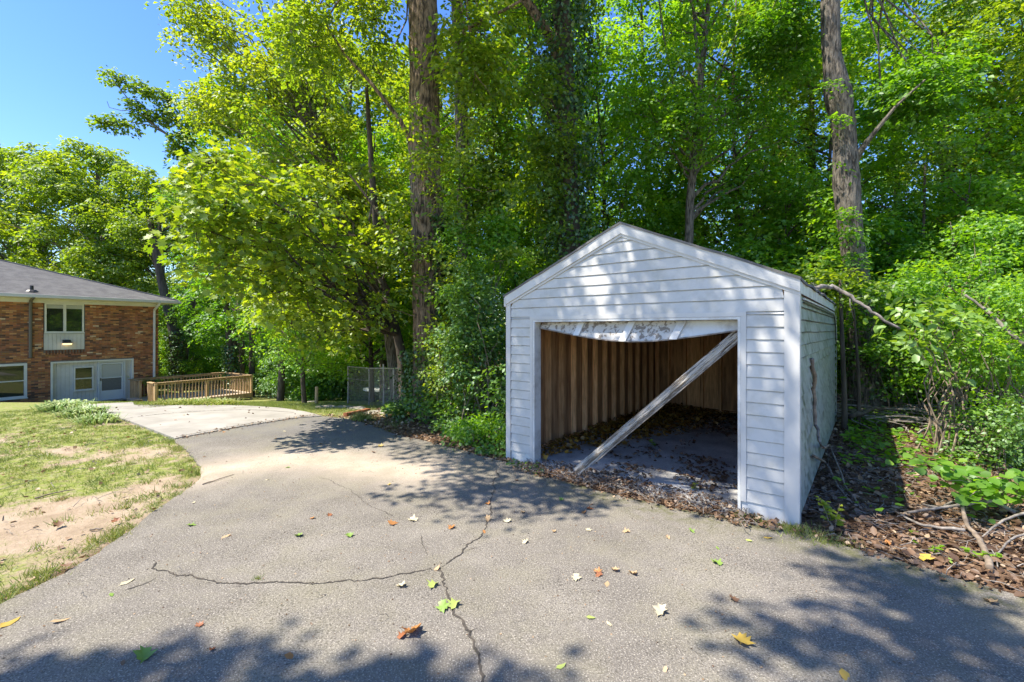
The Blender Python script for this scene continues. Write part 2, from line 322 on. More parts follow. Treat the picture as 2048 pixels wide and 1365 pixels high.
# what grows or lies where: R grass cover, G leaf litter, B dampness
edge_r = np.interp(Y, [p[1] for p in sorted([(q.x, q.y) for q in Redge], key=lambda a: a[1])], [p[0] for p in sorted([(q.x, q.y) for q in Redge], key=lambda a: a[1])])
wood = np.clip((X - (-4.3) - np.clip(Y - 13, 0, 99) * -.10) / 1.2, 0, 1) * (Y > 2)
wood = np.where(Y > 27, np.maximum(wood, np.clip((Y - 36 - .25 * X) / 4, 0, 1)), wood)
lawn = 1 - wood
g = fbm(X, Y, 1.3, 21) * .75 + fbm(X, Y, .3, 24) * .25
near = np.clip((11 - Y) / 5, 0, 1)
EB = [gp(*q) for q in ((60, 1165), (150, 1125), (330, 1000), (260, 1045), (300, 940), (60, 960), (200, 965))]
def bonus(x, y): return sum(np.exp(-(((x - q.x) / .55) ** 2 + ((y - q.y) / .32) ** 2)) for q in EB) * .14
g = g + bonus(X, Y)
cover = np.clip((g - (.18 + .17 * near)) / .16, 0, 1)
bare = np.exp(-(((X + 4.6) / 1.3) ** 2 + ((Y - 4.4) / .48) ** 2))       # worn patch beside the drive
cover = np.clip(cover - 1.1 * bare, 0, 1) * lawn
def cover_at(x, y):
    g_ = fbm(x, y, 1.3, 21) * .75 + fbm(x, y, .3, 24) * .25 + bonus(x, y); nr_ = np.clip((11 - y) / 5, 0, 1)
    c = np.clip((g_ - (.18 + .17 * nr_)) / .16, 0, 1) - 1.1 * np.exp(-(((x + 4.6) / 1.3) ** 2 + ((y - 4.4) / .48) ** 2))
    return np.clip(c, 0, 1)
ny, nx = X.shape
me = bpy.data.meshes.new('ground')
V = np.stack([X.ravel(), Y.ravel(), Z.ravel()], 1).astype(np.float32)
I = (np.arange(ny - 1)[:, None] * nx + np.arange(nx - 1)[None]).ravel()
Q = np.stack([I, I + 1, I + nx + 1, I + nx], 1).astype(np.int32)
me.vertices.add(len(V)); me.vertices.foreach_set('co', V.ravel()); me.loops.add(Q.size); me.loops.foreach_set('vertex_index', Q.ravel()); me.polygons.add(len(Q)); me.polygons.foreach_set('loop_start', np.arange(0, Q.size, 4, dtype=np.int32))
ca = me.color_attributes.new('cover', 'FLOAT_COLOR', 'POINT'); ca.data.foreach_set('color', np.stack([cover.ravel(), wood.ravel(), bare.ravel(), np.ones(V.shape[0])], 1).astype(np.float32).ravel())
me.polygons.foreach_set('use_smooth', np.ones(len(Q), bool)); me.update(calc_edges=True)
gm = bpy.data.materials.new('ground'); gm.use_nodes = True; n = gm.node_tree; L = n.links; b = n.nodes['Principled BSDF']; b.inputs['Roughness'].default_value = 1; b.inputs['Specular IOR Level'].default_value = .1
tc = n.nodes.new('ShaderNodeTexCoord'); va = n.nodes.new('ShaderNodeVertexColor'); va.layer_name = 'cover'; sp = n.nodes.new('ShaderNodeSeparateColor'); L.new(va.outputs[0], sp.inputs[0])
def noise(scale, detail=6, rough=.6):
    t = n.nodes.new('ShaderNodeTexNoise'); t.inputs['Scale'].default_value = scale; t.inputs['Detail'].default_value = detail; t.inputs['Roughness'].default_value = rough; L.new(tc.outputs['Object'], t.inputs['Vector']); return t.outputs[0]
def ramp(f, stops):
    r = n.nodes.new('ShaderNodeValToRGB'); L.new(f, r.inputs[0]); e = r.color_ramp.elements
    e[0].position, e[0].color = stops[0][0], (*stops[0][1], 1); e[1].position, e[1].color = stops[-1][0], (*stops[-1][1], 1)
    for p, c in stops[1:-1]: k = e.new(p); k.color = (*c, 1)
    return r.outputs[0]
def mix(f, a, b_):
    x = n.nodes.new('ShaderNodeMix'); x.data_type = 'RGBA'; L.new(f, x.inputs[0]); L.new(a, x.inputs[6]); L.new(b_, x.inputs[7]); return x.outputs[2]
def mth(op, a, b_=None, cl=False):
    x = n.nodes.new('ShaderNodeMath'); x.operation = op; x.use_clamp = cl
    for i, q in enumerate((a, b_)):
        if q is None: continue
        if isinstance(q, (int, float)): x.inputs[i].default_value = q
        else: L.new(q, x.inputs[i])
    return x.outputs[0]
dirt = ramp(noise(2.2, 8, .65), [(.3, (.25, .185, .125)), (.5, (.36, .275, .195)), (.72, (.44, .36, .27))])
dirt = mix(mth('MULTIPLY', mth('SUBTRACT', noise(38, 4), .55, True), 3, True), dirt, ramp(noise(90), [(.3, (.20, .13, .08)), (.7, (.55, .46, .36))]))
grs = ramp(noise(14, 8, .7), [(.28, (.09, .125, .03)), (.5, (.20, .24, .05)), (.72, (.35, .33, .12))])
lit = ramp(noise(20, 8, .7), [(.28, (.045, .028, .018)), (.5, (.13, .08, .05)), (.75, (.30, .20, .13))])
gf = mth('MULTIPLY', mth('SUBTRACT', mth('ADD', sp.outputs[0], mth('MULTIPLY', mth('SUBTRACT', noise(9, 7, .75), .5), 3.4)), .35), 1.3, True)
c_ = mix(gf, dirt, grs); wf = mth('MULTIPLY', mth('SUBTRACT', mth('ADD', sp.outputs[1], mth('MULTIPLY', mth('SUBTRACT', noise(6), .5), .8)), .35), 3, True)
c_ = mix(wf, c_, lit); L.new(c_, b.inputs['Base Color'])
bp = n.nodes.new('ShaderNodeBump'); bp.inputs['Strength'].default_value = .9; bp.inputs['Distance'].default_value = .03; L.new(noise(22, 8, .7), bp.inputs['Height']); L.new(bp.outputs[0], b.inputs['Normal'])
me.materials.append(gm); tag(link('ground', me), kind='structure')

# paved sheets: cut on a lattice so that they follow the slope
def sheet(name, poly, lift, m, step=.3, skirt=.05, attrs=None):
    import bmesh
    bm = bmesh.new(); f = bm.faces.new([bm.verts.new((x, y, 0)) for x, y in poly]); bmesh.ops.triangulate(bm, faces=[f])
    x0 = min(p[0] for p in poly); x1 = max(p[0] for p in poly); y0 = min(p[1] for p in poly); y1 = max(p[1] for p in poly)
    for k in np.arange(math.ceil(x0 / step) * step, x1, step): bmesh.ops.bisect_plane(bm, geom=bm.verts[:] + bm.edges[:] + bm.faces[:], plane_co=(k, 0, 0), plane_no=(1, 0, 0))
    for k in np.arange(math.ceil(y0 / step) * step, y1, step): bmesh.ops.bisect_plane(bm, geom=bm.verts[:] + bm.edges[:] + bm.faces[:], plane_co=(0, k, 0), plane_no=(0, 1, 0))
    for v in bm.verts: v.co.z = float(gz(v.co.x, v.co.y)) + lift
    be = [e for e in bm.edges if e.is_boundary]; r = bmesh.ops.extrude_edge_only(bm, edges=be)
    for v in r['geom']:
        if isinstance(v, bmesh.types.BMVert): v.co.z -= skirt
    bmesh.ops.recalc_face_normals(bm, faces=bm.faces[:])
    me = bpy.data.meshes.new(name); bm.to_mesh(me); bm.free(); me.materials.append(m)
    if attrs:
        co = np.empty(len(me.vertices) * 3, np.float32); me.vertices.foreach_get('co', co); co = co.reshape(-1, 3); v = attrs(co[:, 0], co[:, 1])
        a = me.color_attributes.new('wear', 'FLOAT_COLOR', 'POINT'); a.data.foreach_set('color', np.concatenate([v, np.ones((len(co), 1))], 1).astype(np.float32).ravel())
    return link(name, me)
d0 = gp(400, 930); d1 = gp(640, 905); d2 = gp(900, 925)
DB = [gp(*p) for p in ((395, 952), (470, 935), (560, 922), (660, 922), (740, 935), (850, 945))]
def wear(x, y):
    d = np.full(x.shape, 9.)
    for a, b in zip(DB[:-1], DB[1:]):
        ax, ay, bx, by = a.x, a.y, b.x, b.y; t = np.clip(((x - ax) * (bx - ax) + (y - ay) * (by - ay)) / ((bx - ax) ** 2 + (by - ay) ** 2), 0, 1)
        d = np.minimum(d, np.hypot(x - ax - t * (bx - ax), y - ay - t * (by - ay)))
    dust = np.exp(-(d / .55) ** 2)
    dr = np.full(x.shape, 9.)
    for a, b in zip(Redge[::4][:-1], Redge[::4][1:]):
        t = np.clip(((x - a.x) * (b.x - a.x) + (y - a.y) * (b.y - a.y)) / max((b - a).length_squared, 1e-6), 0, 1); dr = np.minimum(dr, np.hypot(x - a.x - t * (b.x - a.x), y - a.y - t * (b.y - a.y)))
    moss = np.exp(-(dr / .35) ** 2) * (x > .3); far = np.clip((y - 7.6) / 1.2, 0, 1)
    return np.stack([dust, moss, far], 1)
am = mat('asphalt', (.150, .134, .115), .93, (.235, .211, .180), .9, 7, bump=1.0, bscale=110, speck=(.55, .50, .43), speck_scale=95, speck_amt=.55, spec=.2, dist=.010)
n = am.node_tree; L = n.links; b = n.nodes['Principled BSDF']; src = b.inputs['Base Color'].links[0].from_socket; tc = [q for q in n.nodes if q.type == 'TEX_COORD'][0]
va = n.nodes.new('ShaderNodeVertexColor'); va.layer_name = 'wear'; sp = n.nodes.new('ShaderNodeSeparateColor'); L.new(va.outputs[0], sp.inputs[0])
dk = ramp(noise(70, 4, .75), [(.40, (.02, .018, .016)), (.50, (1, 1, 1))])
mm = n.nodes.new('ShaderNodeMix'); mm.data_type = 'RGBA'; mm.blend_type = 'MULTIPLY'; _mf = n.nodes.new('ShaderNodeMapRange'); _mf.inputs[1].default_value = .35; _mf.inputs[2].default_value = .62; _mf.inputs[3].default_value = .08; _mf.inputs[4].default_value = .7; L.new(noise(.85, 6, .65), _mf.inputs[0]); L.new(_mf.outputs[0], mm.inputs[0]); L.new(src, mm.inputs[6]); L.new(dk, mm.inputs[7]); src = mm.outputs[2]
sandy = ramp(noise(60, 4), [(.3, (.40, .32, .24)), (.7, (.56, .47, .37))])
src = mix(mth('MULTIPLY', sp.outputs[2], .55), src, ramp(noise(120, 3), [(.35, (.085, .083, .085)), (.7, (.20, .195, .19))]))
src = mix(mth('MULTIPLY', mth('MULTIPLY', sp.outputs[0], mth('ADD', noise(2.5, 6), .45)), .9, True), src, sandy)
src = mix(mth('MULTIPLY', mth('SUBTRACT', noise(1.1, 7, .7), .46, True), 2.2, True), src, ramp(noise(70, 3), [(.3, (.15, .14, .085)), (.7, (.30, .27, .19))]))
mossc = ramp(noise(50, 4), [(.3, (.05, .06, .02)), (.7, (.16, .15, .07))])
src = mix(mth('MULTIPLY', sp.outputs[1], mth('MULTIPLY', mth('SUBTRACT', noise(7, 6, .7), .42, True), 5, True), True), src, mossc)
L.new(src, b.inputs['Base Color'])
drive = tag(sheet('driveway', ASPH, .012, am, .25, .06, wear), kind='structure')
cslab = tag(sheet('concrete_apron', SLAB, .03, M['conc'], .6, .09), kind='structure')

def ribbon(name, px, wid, m, parent=None, lift=.0165, jit=.011, cols=None):
    P = densify([gp(*p) for p in px], .022, 0); o_ = 0; Q_ = []
    for i, p in enumerate(P):
        q = (P[min(i + 1, len(P) - 1)] - P[max(i - 1, 0)]).normalized(); o_ = .86 * o_ + rnd.gauss(0, jit * .75) + (rnd.gauss(0, jit * 1.6) if rnd.random() < .08 else 0); Q_.append(p + Vector((-q.y, q.x, 0)) * o_)
    P = Q_; mb = MB(); vs = []; fs = []
    for i, p in enumerate(P):
        q = (P[min(i + 1, len(P) - 1)] - P[max(i - 1, 0)]).normalized(); w_ = wid * rnd.uniform(.35, 1.3) * (1 if 2 < i < len(P) - 3 else .3); s = Vector((-q.y, q.x, 0)) * w_ * .5
        z = float(gz(p.x, p.y)) + lift
        vs += [(p.x + s.x, p.y + s.y, z), (p.x - s.x, p.y - s.y, z)]
    for i in range(len(P) - 1): fs.append((2 * i, 2 * i + 1, 2 * i + 3, 2 * i + 2))
    mb.add(vs, fs); return mb.build(name, m, parent)
for px, wd in (([(303, 1125), (300, 1142), (322, 1152), (360, 1162), (400, 1168), (480, 1168), (530, 1172), (600, 1171), (660, 1166), (740, 1160), (800, 1150), (862, 1140)], .014),
               ([(886, 1138), (900, 1128), (925, 1112), (945, 1090), (962, 1075), (970, 1055), (978, 1030), (985, 1000), (988, 975), (990, 940)], .013),
               ([(862, 1140), (882, 1165), (898, 1195), (908, 1220), (922, 1262), (938, 1290), (955, 1320), (972, 1370), (985, 1430)], .018),
               ([(232, 1190), (275, 1176), (300, 1166), (322, 1154)], .010), ([(855, 1118), (845, 1095), (838, 1070)], .006), ([(640, 955), (700, 985), (730, 1005), (790, 1040)], .005)):
    ribbon('crack', px, wd, M['crack'], drive)
for _ in range(16):
    a = rnd.choice([(500, 1168), (700, 1163), (930, 1108), (960, 1075), (900, 1205), (935, 1285), (985, 1000), (400, 1168), (330, 1155), (860, 1145)]); t_ = rnd.uniform(0, 6.28); l_ = rnd.uniform(20, 70)
    ribbon('crack', [a, (a[0] + l_ * .5 * math.cos(t_), a[1] + l_ * .25 * math.sin(t_)), (a[0] + l_ * math.cos(t_ + .3), a[1] + l_ * .4 * math.sin(t_ + .3))], .004, M['crack'], drive)
ribbon('joint', [(255, 839), (330, 830), (420, 824), (500, 822), (590, 828)], .03, M['crack'], cslab, .034, .003)
ribbon('joint', [(352, 877.5), (470, 855.5), (590, 837.5), (640, 833.6)], .022, M['crack'], cslab, .035, .004)

# ------------------------------------------------------------------ SHED  (t along the front leftwards, s into the depth, z up)
S = frame(shC, su, sv)
shed = thing('garage_shed', shC, 'small white vinyl sided single garage with an open doorway and sagging broken door', 'garage')
W_, D_ = 3.66, 6.1
def ztop(t): return 2.46 + .80 * (1 - abs(t - W_ / 2) / (W_ / 2))
def board(t0a, t1a, t0b, t1b, z0, z1, m=None, name='siding_board', wob=0):
    """one lap of vinyl: bottom edge proud, top edge tucked in"""
    mb = MB(); o = -.024; lip = .020
    n = 6; vs = []
    for i in range(n + 1):
        a = i / n; w1 = rnd.uniform(-wob, wob)
        f_ = .5
        for (ta, z, s) in (((t0a, t1a), z0 + w1, o), ((t0b, t1b), z1 - .013, -.013), ((t0b, t1b), z1 + .004, -.001), ((t0a, t1a), z0 + w1 + .002, -.001)):
            vs.append(S(ta[0] + (ta[1] - ta[0]) * a, s, z))
    fs = []
    for i in range(n):
        k = 4 * i; fs += [(k, k + 1, k + 5, k + 4), (k + 1, k + 2, k + 6, k + 5), (k + 3, k, k + 4, k + 7)]
    mb.add(vs, fs); return mb.build(name, m or M['vinyl'], shed)
C_ = .1305
OP0, OP1, OPH = .48, 3.19, 2.09
# front: low plain skirt, then laps on both piers, then laps over the opening up into the gable
for (a, b) in ((.089, OP0 - .05), (OP1 + .05, W_ - .06)):
    MB().box(S, (a, -.012, 0.0), (b + (.05 if a < 1 else 0), -.002, .155)).build('skirt_board', M['grime'], shed)
    k = 0
    while .155 + k * C_ < OPH + .03 - 1e-3:
        z0 = .155 + k * C_; board(a, b, a, b, z0, min(z0 + C_, OPH + .05), M['vinyl'], wob=.0015); k += 1
zz = OPH + .05
while zz < 3.10:
    def span(z):
        lim = lambda t: ztop(t) - .11
        if z <= lim(.089): return .089, W_ - .06
        dt = (W_ / 2) * (1 - (z + .11 - 2.46) / .80); return W_ / 2 - dt, W_ / 2 + dt
    a0, b0 = span(zz); a1, b1 = span(min(zz + C_, 3.13)); a1, b1 = min(a1, W_ / 2), max(b1, W_ / 2)
    board(a0, b0, max(a0, a1), min(b0, b1), zz, zz + C_ if zz + C_ < 3.13 else 3.13, wob=.001); zz += C_
# sheathing behind the front laps (two piers, header and gable)
fw = MB(); fw.box(S, (.02, .0, 0), (OP0, .03, OPH)); fw.box(S, (OP1, .0, 0), (W_ - .02, .03, OPH))
fw.add([S(.02, 0, OPH), S(W_ - .02, 0, OPH), S(W_ - .02, 0, 2.36), S(W_ / 2, 0, 3.17), S(.02, 0, 2.36), S(.02, .03, OPH), S(W_ - .02, .03, OPH), S(W_ - .02, .03, 2.36), S(W_ / 2, .03, 3.17), S(.02, .03, 2.36)],
       [(0, 1, 2, 3, 4), (9, 8, 7, 6, 5), (0, 5, 6, 1)])
fw.build('front_wall', M['plyw'], shed)
# corner posts and trims
MB().box(S, (-.044, -.028, .02), (.088, -.0265, 2.44)).box(S, (-.044, -.0265, .02), (-.0415, .09, 2.44)).build('corner_trim', M['trim'], shed)
MB().box(S, (W_ - .06, -.028, .02), (W_ + .028, -.0265, 2.44)).box(S, (W_ + .0265, -.0265, .02), (W_ + .028, .09, 2.44)).build('corner_trim', M['trim'], shed)
MB().box(S, (-.044, D_ - .09, .02), (-.0415, D_ + .02, 2.34)).build('corner_trim', M['trim'], shed)
for sgn in (0, 1):    # rakes: fascia with a thin lower bead
    t_out = -.050 if sgn == 0 else W_ + .036
    def rk(z_off0, z_off1, s0, s1, t_out=t_out):
        tm = W_ / 2; zo = ztop(0) - .80 / (W_ / 2) * .05; zm = ztop(tm)
        return [S(t_out, s0, zo + z_off0), S(tm, s0, zm + z_off0), S(tm, s1, zm + z_off0), S(t_out, s1, zo + z_off0), S(t_out, s0, zo + z_off1), S(tm, s0, zm + z_off1), S(tm, s1, zm + z_off1), S(t_out, s1, zo + z_off1)]
    MB().hexa(rk(-.115, .010, -.050, -.040)).hexa(rk(-.113, -.105, -.040, -.018)).build('rake_fascia', M['trim'], shed)
    MB().hexa(rk(-.150, -.114, -.034, -.017)).build('rake_bead', M['trim'], shed)
# door casing
MB().box(S, (OP1, -.030, .0), (OP1 + .05, -.003, OPH)).build('door_casing', M['trim'], shed)
MB().box(S, (OP0 - .05, -.030, .15), (OP0, -.003, OPH)).build('door_casing', M['trim'], shed)
MB().box(S, (OP0 - .05, -.033, OPH), (OP1 + .05, -.003, OPH + .05)).build('door_casing', M['trim'], shed)
MB().box(S, (OP1 - .03, -.028, .0), (OP1 - .002, .13, OPH - .03)).build('jamb', M['grime'], shed)
MB().box(S, (OP0 + .002, -.028, .02), (OP0 + .03, .13, OPH - .03)).build('jamb', M['grime'], shed)
MB().box(S, (OP0 + .002, -.028, OPH - .03), (OP1 - .002, .13, OPH - .002)).build('head_jamb', M['grime'], shed)
# right side laps
z = .10; k = 0
while z < 2.26:
    mb = MB(); vs = []; n_ = 14
    for i in range(n_ + 1):
        s_ = .09 + (D_ - .18) * i / n_; ww = rnd.uniform(-.004, .004)
        vs += [S(-.040, s_, z + ww), S(-.020, s_, z + C_ - .016 + ww), S(-.001, s_, z + C_ + .004), S(-.001, s_, z + ww)]
    fs = []
    for i in range(n_): q = 4 * i; fs += [(q, q + 4, q + 5, q + 1), (q + 1, q + 5, q + 6, q + 2), (q + 3, q + 7, q + 4, q)]
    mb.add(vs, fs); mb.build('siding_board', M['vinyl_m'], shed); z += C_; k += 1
MB().box(S, (0.0, .0305, 0), (.03, D_, 2.36)).build('side_wall', M['plyw'], shed)
MB().box(S, (W_ - .03, .0305, 0), (W_, D_, 2.36)).build('side_wall', M['plyw'], shed)
MB().box(S, (.031, D_ - .03, 0), (W_ - .031, D_, 2.36)).add([S(.031, D_, 2.36), S(W_ - .031, D_, 2.36), S(W_ / 2, D_, 3.15), S(.031, D_ - .03, 2.36), S(W_ - .031, D_ - .03, 2.36), S(W_ / 2, D_ - .03, 3.15)], [(0, 1, 2), (5, 4, 3)]).build('back_wall', M['plyw'], shed)
for k in range(20):
    z0 = .05 + k * C_ * .9
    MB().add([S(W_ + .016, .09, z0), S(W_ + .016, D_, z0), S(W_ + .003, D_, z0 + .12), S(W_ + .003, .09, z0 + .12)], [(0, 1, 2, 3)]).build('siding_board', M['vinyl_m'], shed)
# eave boxes on both long sides, with the frieze strip
MB().box(S, (-.050, -.036, 2.31), (-.042, D_ + .03, 2.425)).box(S, (-.02, .0, 2.335), (-.002, D_, 2.35)).build('eave_board', M['grime'], shed)
MB().box(S, (W_ + .02, -.05, 2.30), (W_ + .05, D_ + .05, 2.425)).build('eave_board', M['grime'], shed)
mb = MB(); mb.tube([S(-.048, .3, 2.27), S(-.050, 3.0, 2.275), S(-.05, 5.2, 2.26), S(-.048, 5.75, 2.12), S(-.046, 5.98, 1.75)], .012, 4); mb.build('loose_trim', M['grime'], shed)
mb = MB(); mb.tube([S(-.046, .3, 2.235), S(-.050, 2.6, 2.225), S(-.054, 5.1, 2.215), S(-.048, 5.6, 2.05), S(-.046, 5.95, 1.62)], .009, 4); mb.build('loose_trim', M['black'], shed)
# roof decks and ragged shingle edge
def slope(t): return ztop(t) + .02
for (ta, tb) in ((-.068, W_ / 2), (W_ + .055, W_ / 2)):
    mb = MB(); n_ = 24
    vs = []
    for j in range(9):
        t = ta + (tb - ta) * j / 8
        for i in range(n_ + 1):
            s_ = -.058 + (D_ + .12) * i / n_; wv = rnd.uniform(-.006, .006) - (.02 * math.sin(i * .9) ** 2 if j == 0 else 0)
            vs.append(S(t + (rnd.uniform(-.012, .012) if j == 0 else 0), s_ + (rnd.uniform(-.010, .004) if i == 0 else 0), slope(t) + .012 + wv))
    nv = len(vs); vs += [v - Vector((0, 0, .028)) for v in vs]; fs = []
    for j in range(8):
        for i in range(n_):
            a = j * (n_ + 1) + i; fs.append((a, a + 1, a + n_ + 2, a + n_ + 1)); fs.append((nv + a, nv + a + n_ + 1, nv + a + n_ + 2, nv + a + 1))
    for i in range(n_): fs.append((i, nv + i, nv + i + 1, i + 1))
    for j in range(8): a = j * (n_ + 1); fs.append((a, a + n_ + 1, nv + a + n_ + 1, nv + a)); a += n_; fs.append((a, nv + a, nv + a + n_ + 1, a + n_ + 1))
    mb.add(vs, fs); mb.build('shingle_roof', M['shingle'], shed)
# framing inside
s_ = .16; first = True; stud_me = None
def stud(fr_a, fr_b, name='stud'): return MB().box(S, fr_a, fr_b).build(name, M['stud'], shed)
for s_ in [.15, .19, .52] + [.93 + .405 * i for i in range(13)]:
    stud((W_ - .125, s_, .06), (W_ - .031, s_ + .038, 2.30))
stud((W_ - .128, .26, .06), (W_ - .119, .50, 2.30), 'plywood_panel')
for t in [.1 + .405 * i for i in range(9)]:
    stud((t, D_ - .125, .06), (t + .038, D_ - .031, 2.30))
    stud((.031, .3 + t * 1.55, .06), (.125, .338 + t * 1.55, 2.30))
MB().box(S, (.031, D_ - .125, .02), (W_ - .125, D_ - .031, .06)).build('bottom_plate', M['stud'], shed)
MB().box(S, (W_ - .125, .14, .02), (W_ - .031, D_ - .125, .06)).build('bottom_plate', M['stud'], shed)
for a, b in ((2.63, 3.02), (2.22, 2.61), (1.82, 2.20)):
    MB().box(S, (a, D_ - .045, .5 - .42), (b, D_ - .032, 2.28)).build('plywood_panel', M['stud'] if a > 1.9 else M['plyw'], shed)
MB().box(S, (.031, .031, 2.30), (.125, D_ - .031, 2.36)).box(S, (W_ - .125, .031, 2.30), (W_ - .031, D_ - .031, 2.36)).build('top_plate', M['stud'], shed)
for i in range(10):
    s0 = .4 + i * .6; vsx = []
    for (ta, tb) in ((.03, W_ / 2), (W_ - .03, W_ / 2)):
        p = MB(); p.hexa([S(ta, s0, slope(ta) - .13), S(tb, s0, slope(tb) - .13), S(tb, s0 + .04, slope(tb) - .13), S(ta, s0 + .04, slope(ta) - .13), S(ta, s0, slope(ta) - .045), S(tb, s0, slope(tb) - .045), S(tb, s0 + .04, slope(tb) - .045), S(ta, s0 + .04, slope(ta) - .045)]); p.build('rafter', M['stud'], shed)
    MB().box(S, (.13, s0 + .045, 2.30), (W_ - .13, s0 + .083, 2.38)).build('ceiling_joist', M['stud'], shed) if i % 3 == 2 else None
# floor slab
mb = MB(); N_ = 30; vs = []
for j in range(N_ + 1):
    for i in range(N_ + 1):
        t = .035 + (W_ - .07) * i / N_; s_ = -.10 + (D_ + .06) * j / N_; 
        if j < 6: s_ = max(s_, -.2)
        vs.append(S(t, s_ if s_ > .035 or (OP0 + .04 < t < OP1 - .04) else .035, .035 + .006 * float(fbm(np.array(t), np.array(s_), .6, 4)) - (.03 if j == 0 else 0)))
mb.add(vs, [(j * (N_ + 1) + i, j * (N_ + 1) + i + 1, (j + 1) * (N_ + 1) + i + 1, (j + 1) * (N_ + 1) + i) for j in range(N_) for i in range(N_)])
mb.build('floor_slab', M['slab'], shed)
# sagging top panel of the broken door: four bays with stiles between
zb = lambda t: np.interp(t, [.5, .8, 1.2, 1.45, 1.707, 2.0, 2.3, 2.7, 3.16], [1.955, 1.905, 1.845, 1.82, 1.81, 1.82, 1.85, 1.91, 1.985])
sb_ = lambda t: np.interp(t, [.5, 1.1, 1.707, 2.4, 3.16], [.10, .02, -.01, .02, .10])
hx = [(.50, .62), (1.33, 1.42), (1.50, 1.745), (2.27, 2.42), (3.16, 3.155)]
cuts = [(.49, .49), (1.20, 1.12), (1.82, 1.74), (2.50, 2.46), (3.165, 3.10)]
for i in range(4):
    (ta, tta), (tb, ttb) = cuts[i], cuts[i + 1]; mb = MB(); vs = []; n_ = 8
    for j in range(n_ + 1):
        a = ta + (tb - ta) * j / n_; at2 = tta + (ttb - tta) * j / n_
        for dz in (0, .03):
            vs += [S(a, float(sb_(a)) + dz, float(zb(a)) + rnd.uniform(-.003, .003)), S(at2, .115 + dz, 2.055)]
    fs = []
    for j in range(n_): q = 4 * j; fs += [(q, q + 1, q + 5, q + 4), (q + 2, q + 6, q + 7, q + 3), (q, q + 4, q + 6, q + 2)]
    fs += [(0, 2, 3, 1), (4 * n_, 4 * n_ + 1, 4 * n_ + 3, 4 * n_ + 2)]
    mb.add(vs, fs); mb.build('door_panel', M['grime'] if i == 0 else M['peel'], shed)
for i in (1, 2, 3):
    (ta, tta) = cuts[i]; wv = .045; mb = MB()
    mb.hexa([S(ta - wv, float(sb_(ta)) - .028, float(zb(ta)) - .006), S(ta + wv, float(sb_(ta)) - .028, float(zb(ta)) - .006), S(ta + wv, float(sb_(ta)) - .002, float(zb(ta)) - .004), S(ta - wv, float(sb_(ta)) - .002, float(zb(ta)) - .004),
             S(tta - wv, .085, 2.052), S(tta + wv, .085, 2.052), S(tta + wv, .112, 2.052), S(tta - wv, .112, 2.052)]); mb.build('door_stile', M['grime'], shed)
# rail under the door panel
mb = MB(); mb.tube([S(t, float(sb_(t)) - .008, float(zb(t)) - .006) for t in np.linspace(.5, 3.15, 12)], .011, 4); mb.build('door_rail', M['twig_g'], shed)

def weathered(d_, u_, s_):
    m = mat('weathered_paint', (.50, .47, .43), .85, (.50, .47, .43), 5); n = m.node_tree; L = n.links; b = n.nodes['Principled BSDF']
    tc = n.nodes.new('ShaderNodeTexCoord'); cb = n.nodes.new('ShaderNodeCombineXYZ')
    for k, (ax, sc_) in enumerate(((d_, 2.2), (u_, 34), (s_, 34))):
        q = n.nodes.new('ShaderNodeVectorMath'); q.operation = 'DOT_PRODUCT'; q.inputs[1].default_value = tuple(ax * sc_); L.new(tc.outputs['Object'], q.inputs[0]); L.new(q.outputs['Value'], cb.inputs[k])
    def nz(sc_, lo, hi, det=8, dis=0.):
        t = n.nodes.new('ShaderNodeTexNoise'); t.inputs['Scale'].default_value = sc_; t.inputs['Detail'].default_value = det; t.inputs['Roughness'].default_value = .7; t.inputs['Distortion'].default_value = dis; L.new(cb.outputs[0], t.inputs['Vector'])
        r_ = n.nodes.new('ShaderNodeMapRange'); r_.inputs[1].default_value = lo; r_.inputs[2].default_value = hi; L.new(t.outputs[0], r_.inputs[0]); return r_.outputs[0]
    def mx(f, a, c):
        x = n.nodes.new('ShaderNodeMix'); x.data_type = 'RGBA'; L.new(f, x.inputs[0])
        if isinstance(a, tuple): x.inputs[6].default_value = (*a, 1)
        else: L.new(a, x.inputs[6])
        x.inputs[7].default_value = (*c, 1); return x.outputs[2]
    c = mx(nz(1.1, .3, .7), (.56, .53, .48), (.40, .37, .33)); c = mx(nz(.9, .50, .54, 9, .5), c, (.20, .165, .13)); c = mx(nz(2.2, .56, .62), c, (.07, .055, .045)); L.new(c, b.inputs['Base Color'])
    bp = n.nodes.new('ShaderNodeBump'); bp.inputs['Strength'].default_value = .9; bp.inputs['Distance'].default_value = .01; L.new(nz(.9, .40, .60, 9, .5), bp.inputs['Height']); L.new(bp.outputs[0], b.inputs['Normal']); return m
# the fallen timber propped across the doorway
A_ = S(2.40, -.08, .045); B_ = S(.515, .16, 1.86); dd = (B_ - A_).normalized(); up = Vector((0, 0, 1)); up = (up - dd * up.dot(dd)).normalized(); sd_ = dd.cross(up)
M['weath'] = weathered(dd, up, sd_)
prop = thing('leaning_timber', A_, 'peeling white painted timber propped diagonally across the garage doorway', 'timber')
def plank(name, w0, w1, t0, t1, m, a=0., b=None):
    LL = (B_ - A_).length if b is None else b; mb = MB(); vs = []; n_ = 26
    for i in range(n_ + 1):
        p = A_ + dd * (a + (LL - a) * i / n_); j = rnd.uniform(-.004, .004)
        for (u_, v_) in ((w0 + j, t0), (w1 + j * .5, t0), (w1, t1), (w0, t1)): vs.append(p + up * u_ + sd_ * v_)
    fs = [(4 * i + k, 4 * i + (k + 1) % 4, 4 * i + 4 + (k + 1) % 4, 4 * i + 4 + k) for i in range(n_) for k in range(4)] + [(3, 2, 1, 0), (4 * n_, 4 * n_ + 1, 4 * n_ + 2, 4 * n_ + 3)]
    mb.add(vs, fs); return mb.build(name, m, prop)
